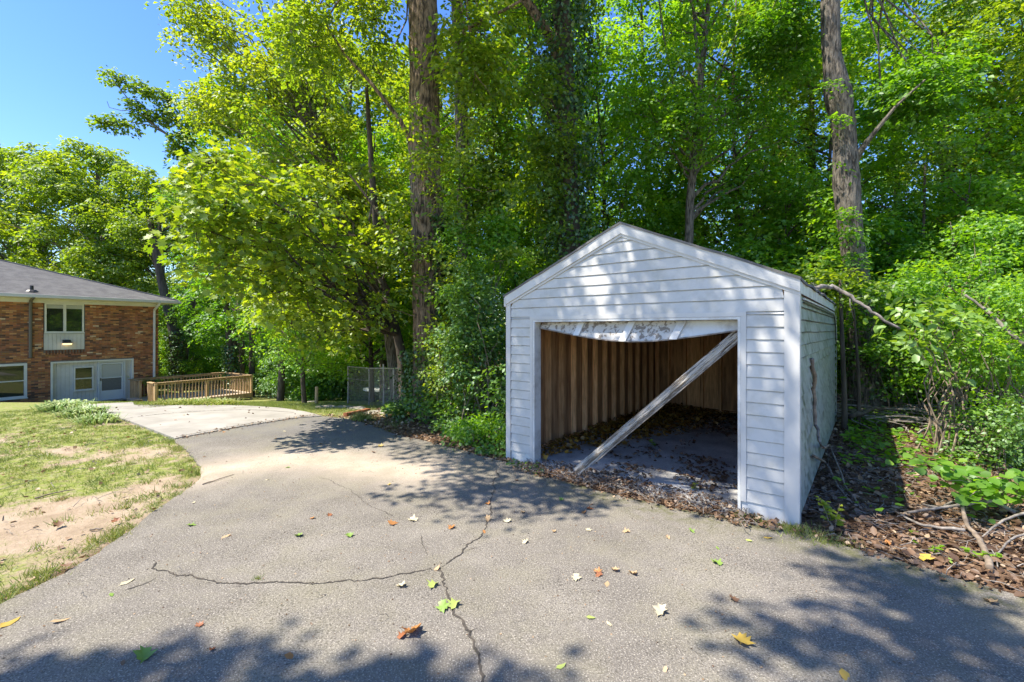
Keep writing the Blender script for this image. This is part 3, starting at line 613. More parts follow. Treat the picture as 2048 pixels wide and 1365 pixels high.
plank('board', 0, .105, -.018, .018, M['weath']); plank('stop_strip', .03, .07, .019, .034, M['weath'], .15, 2.7); plank('stop_strip', .03, .07, -.034, -.021, M['weath'], .1, 2.75); plank('edge_strip', -.018, -.002, -.026, .018, M['twig_g'], .25, 2.6)

# ------------------------------------------------------------------ HOUSE  (a leftwards from the right corner, d out of the wall, z up)
hC = Vector((house_C.x, house_C.y, 0)); nO = Vector((.84, -.543, 0)).normalized()
H = frame(hC, -hd, nO)
house = thing('brick_house', (hC.x, hC.y, -1.6), 'two storey brown brick house with grey hip roof and white trim', 'house')
def fx(x): k = (x - CX) / F; return (22.5 * k + 17.9) / (.84 * k - .543)
def fz(x, y): s_ = fx(x); Yd = 22.5 - .84 * s_; return CAMZ + (HY - y) / F * Yd
ZB = -1.75; ZE = 3.12
# openings (a0,a1,z0,z1) in the brick
up_win = (fx(170), fx(87), fz(130, 700), ZE)
low_win = (fx(54), fx(54) + 2.1, fz(27, 798), fz(27, 728))
recess = (fx(267), fx(101), ZB, fz(185, 721))
OPEN = [up_win, low_win, recess]
AW = 9.0
mb = MB()
cs = sorted({0, AW, *[o[0] for o in OPEN], *[o[1] for o in OPEN]}); zs_ = sorted({ZB, ZE, *[o[2] for o in OPEN], *[o[3] for o in OPEN]})
for a0, a1 in zip(cs[:-1], cs[1:]):
    for z0, z1 in zip(zs_[:-1], zs_[1:]):
        ca, cz = (a0 + a1) / 2, (z0 + z1) / 2
        if not any(o[0] < ca < o[1] and o[2] < cz < o[3] for o in OPEN): mb.add([H(a0, 0, z0), H(a1, 0, z0), H(a1, 0, z1), H(a0, 0, z1)], [(0, 1, 2, 3)])
for o in OPEN: mb.add([H(o[0], 0, o[2]), H(o[0], 0, o[3]), H(o[1], 0, o[3]), H(o[1], 0, o[2]), H(o[0], -.12, o[2]), H(o[0], -.12, o[3]), H(o[1], -.12, o[3]), H(o[1], -.12, o[2])], [(0, 1, 5, 4), (1, 2, 6, 5), (2, 3, 7, 6), (4, 5, 6, 7)])
mb.box(H, (0, -10.8, ZB), (AW, -10.6, ZE)); mb.box(H, (-.001, -10.6, ZB), (.1, -.001, ZE)); mb.box(H, (AW, -10.8, ZB), (AW + .1, 0, ZE))
wall = mb.build('wall', M['mortar'], house)
# bricks
bl, bh, pl, ph = .196, .058, .206, .0675
cand = []
row = 0; z = ZB + .2
while z + bh < ZE:
    off = (row % 2) * pl / 2; a = -off
    while a < 7.0:
        a0, a1 = max(a, .0), min(a + bl, 7.0); ok = a1 - a0 > .04
        for o in OPEN:
            if a1 > o[0] - .005 and a0 < o[1] + .005 and z + bh > o[2] - .075 and z < o[3] + .005:
                if o[2] - .075 < z + bh <= o[2] and o is not up_win: continue
                if a0 < o[0] - .045 and a1 > o[0] - .005: a1 = o[0] - .006
                elif a1 > o[1] + .045 and a0 < o[1]: a0 = o[1] + .006
                else: ok = False
        if ok and a1 > a0 + .03: cand.append((a0, a1, z))
        a += pl
    z += ph; row += 1
def bcol():
    return int(rng.choice(10, p=[.20, .13, .13, .12, .08, .12, .06, .08, .02, .06]))
vis = [c for c in cand if c[1] < 5.35]; vis.sort(key=lambda c: -c[1]); single = set(vis[:300])
cache = {}; fieldb = {}
field = MB()
for c in cand:
    a0, a1, z = c; mi = bcol(); dp = .004 + .004 * rnd.random()
    if c in single:
        key = (round(a1 - a0, 3), mi)
        if key not in cache:
            q = MB(); fr = frame((0, 0, 0), -hd, nO); q.box(fr, (0, -.02, 0), (key[0], .006, bh)); cache[key] = q.mesh('brick', M['brick%d' % mi])
        o = link('brick', cache[key], wall); p = H(a0, 0, z) + nO * rnd.uniform(-.001, .003); o.location = p - Vector(house.location)
    else: field.box(H, (a0, -.01, z), (a1, dp, z + bh), mi)
fo = field.build('brick_facing', [M['brick%d' % i] for i in range(10)], wall, kind='stuff')
# soldier course under the upper panel
for i in range(13):
    a0 = up_win[0] + .02 + i * (up_win[1] - up_win[0] - .04) / 13
    MB().box(H, (a0, -.01, up_win[2] - .19), (a0 + .06, .012, up_win[2] - .01)).build('brick', M['brick%d' % (3 + i % 2)], wall)
# right end wall bricks: sliver seen at the corner
q = MB()
for r_ in range(70):
    for k in range(12): q.box(H, (-.006, -(k + 1) * pl + (r_ % 2) * .1, ZB + .2 + r_ * ph), (.0, -(k + 1) * pl + bl + (r_ % 2) * .1 - .002, ZB + .2 + r_ * ph + bh), bcol())
q.build('brick_facing', [M['brick%d' % i] for i in range(10)], wall, kind='stuff')

def window(name, a0, a1, z0, z1, nsash=1, hor=False, d=-.06, fw_=.06, label=None):
    f = MB(); f.box(H, (a0, d, z0), (a0 + fw_, d + .07, z1)).box(H, (a1 - fw_, d, z0), (a1, d + .07, z1)).box(H, (a0 + fw_, d, z0), (a1 - fw_, d + .068, z0 + fw_)).box(H, (a0 + fw_, d, z1 - fw_), (a1 - fw_, d + .068, z1))
    wn = f.build(name, M['wframe'], house)
    if label: wn['label'] = label
    if hor: sp_ = [(a0 + fw_, a1 - fw_, z0 + fw_, (z0 + z1) / 2 - .02), (a0 + fw_, a1 - fw_, (z0 + z1) / 2 + .02, z1 - fw_)]; MB().box(H, (a0 + fw_, d + .002, (z0 + z1) / 2 - .02), (a1 - fw_, d + .05, (z0 + z1) / 2 + .02)).build('rail', M['wframe'], wn)
    else:
        wd = (a1 - a0 - 2 * fw_ - .09 * (nsash - 1)) / nsash; sp_ = [(a0 + fw_ + i * (wd + .09), a0 + fw_ + i * (wd + .09) + wd, z0 + fw_, z1 - fw_) for i in range(nsash)]
        for i in range(nsash - 1): x_ = sp_[i][1]; MB().box(H, (x_, d + .001, z0 + fw_), (x_ + .09, d + .066, z1 - fw_)).build('mullion', M['wframe'], wn)
    for (p, q_, r_, t_) in sp_: MB().box(H, (p, d + .012, r_), (q_, d + .018, t_)).build('pane', M['glass'], wn)
    MB().box(H, (a0 - .02, d + .071, z0 - .03), (a1 + .02, d + .10, z0 + .012)).build('sill', M['wframe'], wn)
    return wn, sp_
wn, sp_ = window('window', up_win[0] + .03, up_win[1] - .03, fz(130, 666), ZE - .02, 2)
for (p, q_, r_, t_) in sp_: MB().box(H, (p, -.047, t_ - .16), (q_, -.0415, t_ - .01)).build('blind', M['blind'], wn)
window('window', low_win[0], low_win[1], low_win[2], low_win[3], 1, True, -.05, .09)
# grooved panel below the upper window
def grooved(name, a0, a1, z0, z1, d, pitch=.12):
    g_ = MB(); k = max(1, round((a1 - a0) / pitch)); w_ = (a1 - a0) / k
    for i in range(k): g_.box(H, (a0 + i * w_ + .006, d, z0), (a0 + (i + 1) * w_ - .006, d + .02, z1))
    g_.box(H, (a0, d - .015, z0), (a1, d + .004, z1)); return g_.build(name, M['panelw'], house)
grooved('panel', up_win[0] + .01, up_win[1] - .01, up_win[2] + .01, fz(130, 668), -.03, .135)
lz0 = fz(133, 690); la = fx(133)
lamp = MB(); lamp.box(H, (la - .13, -.005, lz0 + .10), (la + .13, .02, lz0 + .22)); lamp.hexa([H(la - .15, .02, lz0 + .09), H(la + .15, .02, lz0 + .09), H(la + .17, .19, lz0 + .07), H(la - .17, .19, lz0 + .07), H(la - .08, .02, lz0 + .2), H(la + .08, .02, lz0 + .2), H(la + .09, .12, lz0 + .18), H(la - .09, .12, lz0 + .18)])
lo_ = lamp.build('wall_lamp', M['black'], house); MB().hexa([H(la - .12, .03, lz0 + .0), H(la + .12, .03, lz0 + .0), H(la + .13, .15, lz0 + .01), H(la - .13, .15, lz0 + .01), H(la - .14, .03, lz0 + .07), H(la + .14, .03, lz0 + .07), H(la + .15, .17, lz0 + .065), H(la - .15, .17, lz0 + .065)]).build('lamp_glass', M['lamp'], lo_)
# recess wall: panels, small window, door
r0, r1, rz0, rz1 = recess; dfl = float(gz(*H((r0 + r1) / 2, 0, 0)[:2])) + .03
da0, da1 = fx(248), fx(200); dz1 = fz(223, 725); dz0 = dfl + .06
sw = (fx(188), fx(148), fz(168, 781), fz(168, 734))
def recess_panel(a0, a1, z0, z1): grooved('panel', a0, a1, z0, z1, -.115, .13)
recess_panel(r0 + .07, da0 - .07, dfl, rz1 - .07); recess_panel(da1 + .07, r1 - .07, dfl, sw[2]); recess_panel(da1 + .07, r1 - .07, sw[3], rz1 - .07); recess_panel(sw[1], r1 - .07, sw[2], sw[3]); recess_panel(da1 + .07, sw[0], sw[2], sw[3])
recess_panel(da0 - .07, da1 + .07, dz1 + .07, rz1 - .07)
t_ = MB(); t_.box(H, (r0, -.11, ZB), (r0 + .07, .03, rz1)).box(H, (r1 - .07, -.11, ZB), (r1, .03, rz1)).box(H, (r0 + .07, -.11, rz1 - .07), (r1 - .07, .028, rz1)); t_.build('casing', M['wframe'], house)
window('window', sw[0], sw[1], sw[2], sw[3], 1, True, -.10, .05)
df = MB(); df.box(H, (da0 - .07, -.112, dfl), (da0, -.03, dz1 + .07)).box(H, (da1, -.112, dfl), (da1 + .07, -.03, dz1 + .07)).box(H, (da0, -.112, dz1), (da1, -.032, dz1 + .07)); df.build('door_frame', M['doorw'], house)
dr_ = MB(); st = .075; mid = dz0 + (dz1 - dz0) * .59; kick = dz0 + (dz1 - dz0) * .25
dr_.box(H, (da0 + .01, -.09, dz0), (da0 + st, -.05, dz1 - .01)).box(H, (da1 - st, -.09, dz0), (da1 - .01, -.05, dz1 - .01)).box(H, (da0 + st, -.09, dz0), (da1 - st, -.052, kick)).box(H, (da0 + st, -.09, mid - .025), (da1 - st, -.052, mid + .025)).box(H, (da0 + st, -.09, dz1 - .09), (da1 - st, -.052, dz1 - .01))
door = dr_.build('storm_door', M['doorw'], house)
MB().box(H, (da0 + st, -.08, mid + .025), (da1 - st, -.075, dz1 - .09)).build('pane', M['glass'], door); MB().box(H, (da0 + st, -.079, kick), (da1 - st, -.074, mid - .025)).build('pane', M['screen'], door)
MB().box(H, (da0 + st + .01, -.0735, mid + .03), (da1 - st - .01, -.0725, dz1 - .1)).build('blind', M['blind'], door)
MB().box(H, (da1 - .05, -.05, mid - .12), (da1 - .02, -.02, mid)).build('handle', M['black'], door)
MB().box(H, (da0 - .1, -.05, dfl), (da1 + .1, .12, dfl + .055)).build('door_step', M['stone'], house)
# eave: soffit, frieze, gutter, hip roof
OV = .62; ze = 3.30
MB().box(H, (-.012, .012, ZE - .02), (AW, .05, ze - .02)).build('frieze', M['wframe'], house)
MB().box(H, (-OV, .05, ze - .02), (AW, OV, ze + .02)).box(H, (-OV, -11.3, ze - .02), (-.012, .05, ze + .02)).build('soffit', M['wframe'], house)
MB().box(H, (-OV - .02, OV, ze - .01), (AW, OV + .11, ze + .11)).box(H, (-OV - .11, -11.3, ze - .01), (-OV - .02, OV + .11, ze + .11)).build('gutter', M['trim'], house)
SL = .345; dpt = 5.9
rp = lambda a, d_, z_=0: H(a, d_, ze + .115 + z_)
mb = MB(); o0 = -OV - .02; n_ = 12
Rr = [rp(o0, OV + .02), rp(AW, OV + .02), rp(AW, OV - dpt, dpt * SL), rp(o0 + dpt, OV - dpt, dpt * SL), rp(o0, OV - 2 * dpt)]
mb.add(Rr, [(0, 1, 2, 3), (0, 3, 4)]); 
for k in range(1, 36):      # shingle courses as thin steps
    u_ = dpt * k / 36; z_ = u_ * SL; mb.hexa([rp(o0 + u_, OV + .02 - u_ - .0, z_), rp(AW, OV + .02 - u_, z_), rp(AW, OV - u_ - .15, z_ + .15 * SL), rp(o0 + u_, OV - u_ - .15, z_ + .15 * SL), rp(o0 + u_, OV + .02 - u_, z_ + .012), rp(AW, OV + .02 - u_, z_ + .012), rp(AW, OV - u_ - .15, z_ + .15 * SL + .006), rp(o0 + u_, OV - u_ - .15, z_ + .15 * SL + .006)])
roof = mb.build('roof', M['shingle'], house)
mb = MB(); mb.tube([rp(o0 + i * dpt / 8, OV - i * dpt / 8, i * dpt / 8 * SL + .015) for i in range(9)], .06, 4); mb.build('hip_cap', M['shingle'], roof)
va_ = fx(61); vp = rp(va_, .2, .42 * SL); mb = MB(); mb.tube([vp + Vector((0, 0, -.02)), vp + Vector((0, 0, .06)), vp + Vector((0, 0, .07)), vp + Vector((0, 0, .24))], [.22, .14, .06, .055], 10); mb.build('vent_pipe', M['black'], roof)
a_ = fx(60); mb = MB(); mb.tube([H(a_, OV, ze), H(a_, .15, ze - .12), H(a_, .08, ze - .3), H(a_, .07, fz(60, 716))], .055, 8); mb.build('downpipe', M['pipe_g'], house)
mb = MB(); mb.tube([H(.12, OV + .03, ze), H(.15, OV - .05, ze - .12), H(.17, .1, ze - .35), H(.17, .07, ze - .6), H(.18, .07, ZB + .2)], .055, 6); mb.build('downpipe', M['trim'], house)

# ------------------------------------------------------------------ DECK
dA = Vector((-15.95, 19.8, 0)); Dk = frame(dA, hd, hn); LD, WD = 4.22, 2.95; dz = -1.34; rt = -.42
deck = thing('wooden_deck', (dA.x, dA.y, -1.55), 'low wooden deck with baluster railing beside the house door', 'deck')
def dk(name, a, b, m='deckw'): return MB().box(Dk, a, b).build(name, M[m], deck)
for i in range(30):
    x0 = i * LD / 30; dk('deck_board', (x0 + .004, -.01, dz - .03), (x0 + LD / 30 - .006, WD, dz), 'deckf')
dk('rim_joist', (-.04, -.05, dz - .22), (LD + .04, -.012, dz - .001)); dk('rim_joist', (-.04, WD, dz - .22), (LD + .04, WD + .04, dz - .001)); dk('rim_joist', (LD, -.01, dz - .22), (LD + .04, WD, dz - .001))
posts = [(0.0, -.05), (2.1, -.05), (LD - .05, -.05), (LD - .05, WD - .05), (2.1, WD - .05), (0.0, .62), (0.0, 1.65)]
for (x, y) in posts:
    g0 = float(gz(*Dk(x, y, 0)[:2])); dk('post', (x, y, g0 - .05), (x + .09, y + .09, rt - .04))
dk('post', (0.0, -.15, dz - .3), (.09, -.06, rt - .045))
def rail(a, b):
    (x0, y0), (x1, y1) = a, b; dx, dy = x1 - x0, y1 - y0; L_ = math.hypot(dx, dy); ux, uy = dx / L_, dy / L_; px_, py_ = -uy, ux
    fr = lambda u_, v_, z_: Dk(x0 + ux * u_ + px_ * v_, y0 + uy * u_ + py_ * v_, z_)
    MB().box(fr, (-.05, -.07, rt - .035), (L_ + .05, .07, rt)).build('handrail', M['deckw'], deck)
    MB().box(fr, (0, -.018, rt - .13), (L_, .018, rt - .037)).build('rail', M['deckw'], deck)
    n_ = int(L_ / .135)
    me_ = None
    for i in range(1, n_):
        u_ = i * L_ / n_ + rnd.uniform(-.006, .006); MB().box(fr, (u_ - .019, -.056, dz - .16), (u_ + .019, -.020, rt - .05)).build('baluster', M['deckw'], deck)
rail((0, 0), (LD, 0)); rail((LD, 0), (LD, WD)); rail((LD, WD), (.05, WD)); rail((.05, .66), (.05, 0)); rail((.05, WD), (.05, 1.65))
st_ = thing('wooden_step', Dk(-.5, .9, 0) + Vector((0, 0, float(gz(*Dk(-.5, .9, 0)[:2])))), 'small two board wooden step at the deck entrance', 'step')
g0 = float(gz(*Dk(-.3, .9, 0)[:2])) + .03
for k in range(2): MB().box(Dk, (-.5 + k * .17, .68, g0 + .13), (-.34 + k * .17, 1.6, g0 + .165)).build('tread', M['deckf'], st_)
MB().box(Dk, (-.48, .70, g0), (-.44, 1.58, g0 + .129)).box(Dk, (-.20, .70, g0), (-.17, 1.58, g0 + .129)).build('riser', M['deckw'], st_)

# ------------------------------------------------------------------ FENCE, STAKES, TABLE, TARP
fp = [gp(696, 808), gp(738, 812), gp(767, 814), gp(787, 817), gp(832, 822)]
fence = thing('chain_link_fence', fp[0], 'short rusty chain link fence panel at the edge of the woods', 'fence')
hts = [1.22, 1.13, 1.12, 1.10, 1.15]; tops = [p + Vector((0, 0, h)) for p, h in zip(fp, hts)]
for i, (p, t) in enumerate(zip(fp, tops)):
    if i == 2: t = t + Vector((0, 0, .12))
    mb = MB(); mb.tube([p - Vector((0, 0, .05)), p + (t - p) * .5 + Vector((.01, 0, 0)), t], .028 if i in (0, 2) else .018, 7); mb.build('post', M['galv'], fence)
mb = MB(); mb.tube(tops, .02, 6); mb.build('top_rail', M['galv'], fence)
mb = MB(); mb.tube([fp[0].lerp(tops[0], .68), fp[1].lerp(tops[1], .66)], .01, 5); mb.build('brace_rail', M['galv'], fence)
mb = MB(); Lc = [0]
for i in range(4): Lc.append(Lc[-1] + (fp[i + 1] - fp[i]).length)
def fpt(u_, v_):
    u_ = min(max(u_, 0), Lc[-1]); i = min(3, int(np.searchsorted(Lc, u_, 'right') - 1)); f_ = (u_ - Lc[i]) / (Lc[i + 1] - Lc[i]); return fp[i].lerp(fp[i + 1], f_).lerp(tops[i].lerp(tops[i + 1], f_), v_) + Vector((0, -.02, 0))
for sgn in (1, -1):
    k = -1.3
    while k < Lc[-1] + 1.3:
        u0, u1 = k, k + sgn * 1.15; v0, v1 = 0, 1
        lo_u, hi_u = min(u0, u1), max(u0, u1)
        if hi_u > 0 and lo_u < Lc[-1]:
            pts = []
            for j in range(9):
                f_ = j / 8; uu = u0 + (u1 - u0) * f_
                if 0 <= uu <= Lc[-1]: pts.append(fpt(uu, f_))
            if len(pts) > 1: mb.tube(pts, .0032, 3, False)
        k += .075
mb.build('wire_mesh', M['galv'], fence)
for (x, y, hgt, lab) in ((633, 809, .55, 'thick square cut wooden stake standing in the grass, clear of the fence'), (706, 799, .50, 'slim wooden stake standing just behind the corner post of the chain link fence')):
    p = gp(x, y); mb = MB(); mb.tube([p - Vector((0, 0, .1)), p + Vector((.0, 0, hgt * .5)), p + Vector((.01, 0, hgt)), p + Vector((.01, .0, hgt + .015))], [.055, .053, .05, .03] if hgt > .52 else [.04, .04, .036, .02], 8)
    tag(mb.build('wooden_stake', M['deckw']), lab, 'stake', 'wooden stakes by the fence')
tc_ = at(765, 776, 18.2); tb = thing('outdoor_table', (tc_.x, tc_.y, float(gz(tc_.x, tc_.y))), 'weathered pale blue grey table behind the chain link fence', 'table')
mb = MB(); ring = [(math.cos(a) * .78, math.sin(a) * .5) for a in np.linspace(0, 2 * math.pi, 24, endpoint=False)]; vs = [(tc_.x + x, tc_.y + y, tc_.z - .09) for x, y in ring] + [(tc_.x + x, tc_.y + y, tc_.z) for x, y in ring]
mb.add(vs, [tuple(range(24))[::-1], tuple(range(24, 48))] + [(i, (i + 1) % 24, 24 + (i + 1) % 24, 24 + i) for i in range(24)]); mb.build('table_top', M['tabletop'], tb)
for sx, sy in ((-.45, -.25), (.45, -.25), (-.45, .25), (.45, .25)):
    mb = MB(); mb.tube([(tc_.x + sx, tc_.y + sy, float(gz(tc_.x, tc_.y))), (tc_.x + sx * .9, tc_.y + sy * .9, tc_.z - .09)], .035, 6); mb.build('leg', M['galv'], tb)
tp = gp(815, 800); tp = Vector((tp.x + .0, tp.y + 1.0, float(gz(tp.x, tp.y + 1.0)))); mb = MB(); vs = []; n_ = 16
for j in range(n_ + 1):
    for i in range(n_ + 1):
        u_, v_ = i / n_, j / n_; hh = 1.15 * min(1, max(0, (u_ + .1) * 1.8)) * min(1, (1 - u_) * 2.2 + .1) * math.sin(math.pi * min(1, v_ * .9 + .1)) ** .4 if 0 < j < n_ else 0
        vs.append((tp.x - .55 + 1.3 * u_, tp.y - .5 + v_ * 1.2, tp.z + max(0, hh + .07 * rnd.uniform(-1, 1))))
mb.add(vs, [(j * (n_ + 1) + i, j * (n_ + 1) + i + 1, (j + 1) * (n_ + 1) + i + 1, (j + 1) * (n_ + 1) + i) for j in range(n_) for i in range(n_)]); tag(mb.build('tarp', M['tarp'], smooth=True), 'blue grey tarpaulin draped over a heap behind the chain link fence', 'tarp')
# red landscape timber and pale flat stones near the end of the drive
def beam(name, a, b, w_, h_, m, lab, cat, group=None):
    a = Vector(a); b = Vector(b); d_ = (b - a).normalized(); s = Vector((-d_.y, d_.x, 0)).normalized() * w_ / 2; mb = MB(); vs = []; n_ = 10
    for i in range(n_ + 1):
        p = a.lerp(b, i / n_); j = lambda: Vector((rnd.uniform(-.006, .006), rnd.uniform(-.006, .006), rnd.uniform(-.008, .008)))
        vs += [p - s + j(), p + s + j(), p + s + Vector((0, 0, h_)) + j(), p - s + Vector((0, 0, h_)) + j()]
    mb.add(vs, [(4 * i + k, 4 * i + (k + 1) % 4, 4 * i + 4 + (k + 1) % 4, 4 * i + 4 + k) for i in range(n_) for k in range(4)] + [(3, 2, 1, 0), (4 * n_, 4 * n_ + 1, 4 * n_ + 2, 4 * n_ + 3)])
    return tag(mb.build(name, m), lab, cat, group)
beam('landscape_timber', gp(690, 834), gp(738, 824), .10, .09, M['timber'], 'reddish brown rotting landscape timber at the far end of the drive', 'timber')
def slabstone(x, y, r_, lab, group=None, h_=.05, m='stone', sx=1.):
    p = gp(x, y); k = 9; vs = []; rr = [r_ * rnd.uniform(.7, 1.15) for _ in range(k)]
    for zz_, sc_ in ((-.03, 1), (h_ * .7, 1), (h_, .86)):
        for i in range(k): a = 2 * math.pi * i / k; vs.append((p.x + math.cos(a) * rr[i] * sc_ * sx, p.y + math.sin(a) * rr[i] * sc_, p.z + zz_ + rnd.uniform(-.006, .006)))
    fs = [(j * k + i, j * k + (i + 1) % k, (j + 1) * k + (i + 1) % k, (j + 1) * k + i) for j in range(2) for i in range(k)] + [tuple(range(2 * k, 3 * k))]
    mb = MB(); mb.add(vs, fs); return tag(mb.build('flat_stone', M[m]), lab, 'stone', group)
for (x, y, r_, l) in ((650, 816, .30, 'pale flat stone in the grass closest to the tall wooden stake'), (684, 816, .26, 'pale flat stone below the corner post of the wire fence'), (712, 819, .30, 'pale flat stone between the red timber and the wire fence'), (760, 826, .34, 'long grey flat stone under the wire fence beside the ivy'), (620, 806, .22, 'small pale stone lying in the lawn between deck and stake')):
    slabstone(x, y, r_, l, 'flat stones along the lawn edge', .035, sx=1.1)

# ------------------------------------------------------------------ TREES
def bark_tube(path, rad, seg=22, rough=.05, per=.14, flare=0., ridge=.05):
    """a trunk with real furrows: many rings, a radial profile that drifts slowly upwards"""
    P = [Vector(p) for p in path]; L_ = sum((b - a).length for a, b in zip(P[:-1], P[1:])); N = max(8, int(L_ / per))
    cum = [0]
    for a, b in zip(P[:-1], P[1:]): cum.append(cum[-1] + (b - a).length)
    pts = []; rr = []
    for i in range(N + 1):
        s = L_ * i / N; pts.append(Vector([float(np.interp(s, cum, [p[k] for p in P])) for k in range(3)])); rr.append(float(np.interp(s, cum, rad)) * (1 + flare * math.exp(-s / .45)))
    for _ in range(3):
        pts = [pts[0]] + [(pts[i - 1] + pts[i] * 2 + pts[i + 1]) / 4 for i in range(1, N)] + [pts[-1]]
    prof = rng.normal(0, 1, seg); vs = []; a = Vector((1, 0, 0))
    for i, p in enumerate(pts):
        d = (pts[min(i + 1, N)] - pts[max(i - 1, 0)]).normalized(); a = (a - d * a.dot(d)).normalized(); b = d.cross(a)
        prof = prof * .80 + rng.normal(0, .6, seg); lob = 1 + flare * .35 * math.exp(-i * per / .4) * np.cos(np.arange(seg) * 2 * math.pi / seg * 5 + 1)
        for k in range(seg):
            t = 2 * math.pi * k / seg; r_ = rr[i] * (1 + ridge * (abs(prof[k]) - .7)) * lob[k]; vs.append(p + (a * math.cos(t) + b * math.sin(t)) * r_)
    n_ = len(pts); fs = [(i * seg + k, i * seg + (k + 1) % seg, (i + 1) * seg + (k + 1) % seg, (i + 1) * seg + k) for i in range(n_ - 1) for k in range(seg)] + [tuple((n_ - 1) * seg + k for k in range(seg))]
    mb = MB(); mb.add(vs, fs); return mb
def merge_leaves(name, parts, m): return lmesh(name, parts, m)
def tree_from(name, base, trunk_pts, trunk_r, clusters, crad, n_spray, n_leaf, size, label, cat='tree', group=None, bark='bark_g', leaf='leaf', shape='diamond', limbs=True, limb_r=.06, seg=16, rs=.33, flat=.6, tmean=.45, droop=.35, twigs=0, flare=.3, smooth=True, extra=None, squash=.8, width=1., amin=.25, nlimb=99):
    base = Vector(base); root = thing(name, base, label, cat, group)
    if trunk_pts: bark_tube(trunk_pts, trunk_r, seg, flare=flare).build('trunk', M[bark], root, smooth=smooth)
    cl = np.array([tuple(c) for c in clusters]); (Vv, c) = sprays(cl, crad, n_spray, n_leaf, size, rs, flat, shape, squash, droop, tmean=tmean, width=width)
    parts = [Vv] + (extra or [])
    me = lmesh('crown', [(p[0] - np.array(base), p[1], p[2]) for p in parts], M[leaf]); link('crown', me, root)
    if limbs and trunk_pts:
        mb = MB(); T = [Vector(p) for p in trunk_pts]
        zt = np.array([p.z for p in T])
        for q in cl[:nlimb]:
            q = Vector(q); z_ = q.z - .55 * math.hypot(q.x - T[0].x, q.y - T[0].y) - .2; z_ = min(max(z_, T[0].z + amin * (T[-1].z - T[0].z)), T[-1].z)
            a = Vector([float(np.interp(z_, zt, [p[k] for p in T])) for k in range(3)])
            L_ = (q - a).length; mb.tube(curve(a, q, .08, 6, .10), taper(max(limb_r * (.35 + .2 * L_), .015), .008, 6), 5, False)
        if twigs:
            for i in rng.choice(len(c), min(twigs, len(c)), False):
                j = int(np.argmin(((cl - c[i]) ** 2).sum(1))); mb.tube(curve(cl[j], c[i], .04, 3, .1), taper(.014, .005, 3), 3, False)
        mb.build('limbs' if False else 'branching', M[bark], root)
    return root

def blob(cx, cy, cz, rx, ry, rz, n, bias=.55):
    d = _unit(rng.normal(size=(n, 3))); r = rng.uniform(bias, 1, n)[:, None]
    return np.array([cx, cy, cz]) + d * r * np.array([rx, ry, rz])
def pxblob(x, y, Y, wx, hy, dy, n, bias=.2):   # a region measured in the picture, at distance Y
    c = at(x, y, Y); return blob(c.x, c.y, c.z, wx / F * Y, dy, hy / F * Y, n, bias)

# shared forest trees: four crowns on trunks, a sapling and three shrubs
def proto(seed, Ht, cr, rb, n_cl, nsp, nlf, size, cb=.3, leaf='leaf_g', bark='bark_d', tmean=.45, lean=.3, rs=.38, crr=1.1):
    global rng
    keep = rng; rng = np.random.default_rng(seed)
    pts = [Vector((lean * math.sin(i * .9 + seed) * .5, lean * math.cos(i * .7 + seed) * .5, Ht * i / 8)) for i in range(9)]; pts[0] = Vector((0, 0, -.3))
    mb = bark_tube(pts, [rb * (1 - .8 * i / 8) for i in range(9)], 12, per=.5, flare=.3)
    z0 = Ht * cb; cl = []
    for i in range(n_cl):
        f_ = (i + .5) / n_cl; prof = math.sin(math.pi * (.12 + .83 * f_)) ** .6; a = i * 2.4 + rng.normal(0, .4); rr = cr * prof * rng.uniform(.45, 1.0)
        cl.append((rr * math.cos(a), rr * math.sin(a), z0 + (Ht - z0) * f_ + rng.normal(0, .3)))
    cl = np.array(cl); V_, c = sprays(cl, np.array([crr * rng.uniform(.7, 1.25) for _ in cl]), nsp, nlf, size, rs, tmean=tmean)
    T = pts; zt = np.array([p.z for p in T])
    for q in cl:
        q = Vector(q); z_ = min(max(q.z - .7 * math.hypot(q.x, q.y), Ht * .15), Ht); a = Vector([float(np.interp(z_, zt, [p[k] for p in T])) for k in range(3)])
        mb.tube(curve(a, q, .06, 5, .1), taper(.02 + .013 * (q - a).length, .008, 5), 4, False)
    r = (mb.mesh('trunk', M[bark], smooth=True), lmesh('crown', [V_], M[leaf])); rng = keep; return r
PR = {
 'tallA': proto(1, 17, 3.4, .20, 34, 1050, 20, .17, .22),
 'tallB': proto(2, 19, 3.0, .17, 32, 1000, 20, .16, .30, tmean=.5),
 'tallC': proto(3, 15, 3.2, .14, 30, 1000, 20, .16, .18, leaf='leaf', tmean=.5),
 'tallD': proto(4, 13, 3.4, .12, 30, 1000, 20, .15, .12, tmean=.58),
 'sap': proto(5, 6.0, 1.7, .045, 16, 520, 18, .13, .10, rs=.30, crr=.75, tmean=.52),
 'sapB': proto(6, 4.2, 1.5, .035, 13, 420, 18, .12, .08, rs=.28, crr=.65, leaf='leaf_g', tmean=.45),
 'oakA': proto(7, 20, 7.2, .40, 60, 3000, 20, .26, .25, leaf='leaf', bark='bark_g', rs=.55, crr=1.7, tmean=.50),
 'shA': proto(8, 2.6, 1.35, .03, 14, 520, 18, .10, .05, leaf='bluish', rs=.26, crr=.6, tmean=.45),
 'shB': proto(9, 2.0, 1.5, .03, 14, 520, 18, .11, .05, leaf='leaf_g', rs=.26, crr=.6, tmean=.4),
 'shC': proto(10, 1.3, 1.0, .02, 10, 360, 16, .09, .05, leaf='leaf', rs=.22, crr=.5, tmean=.5),
}
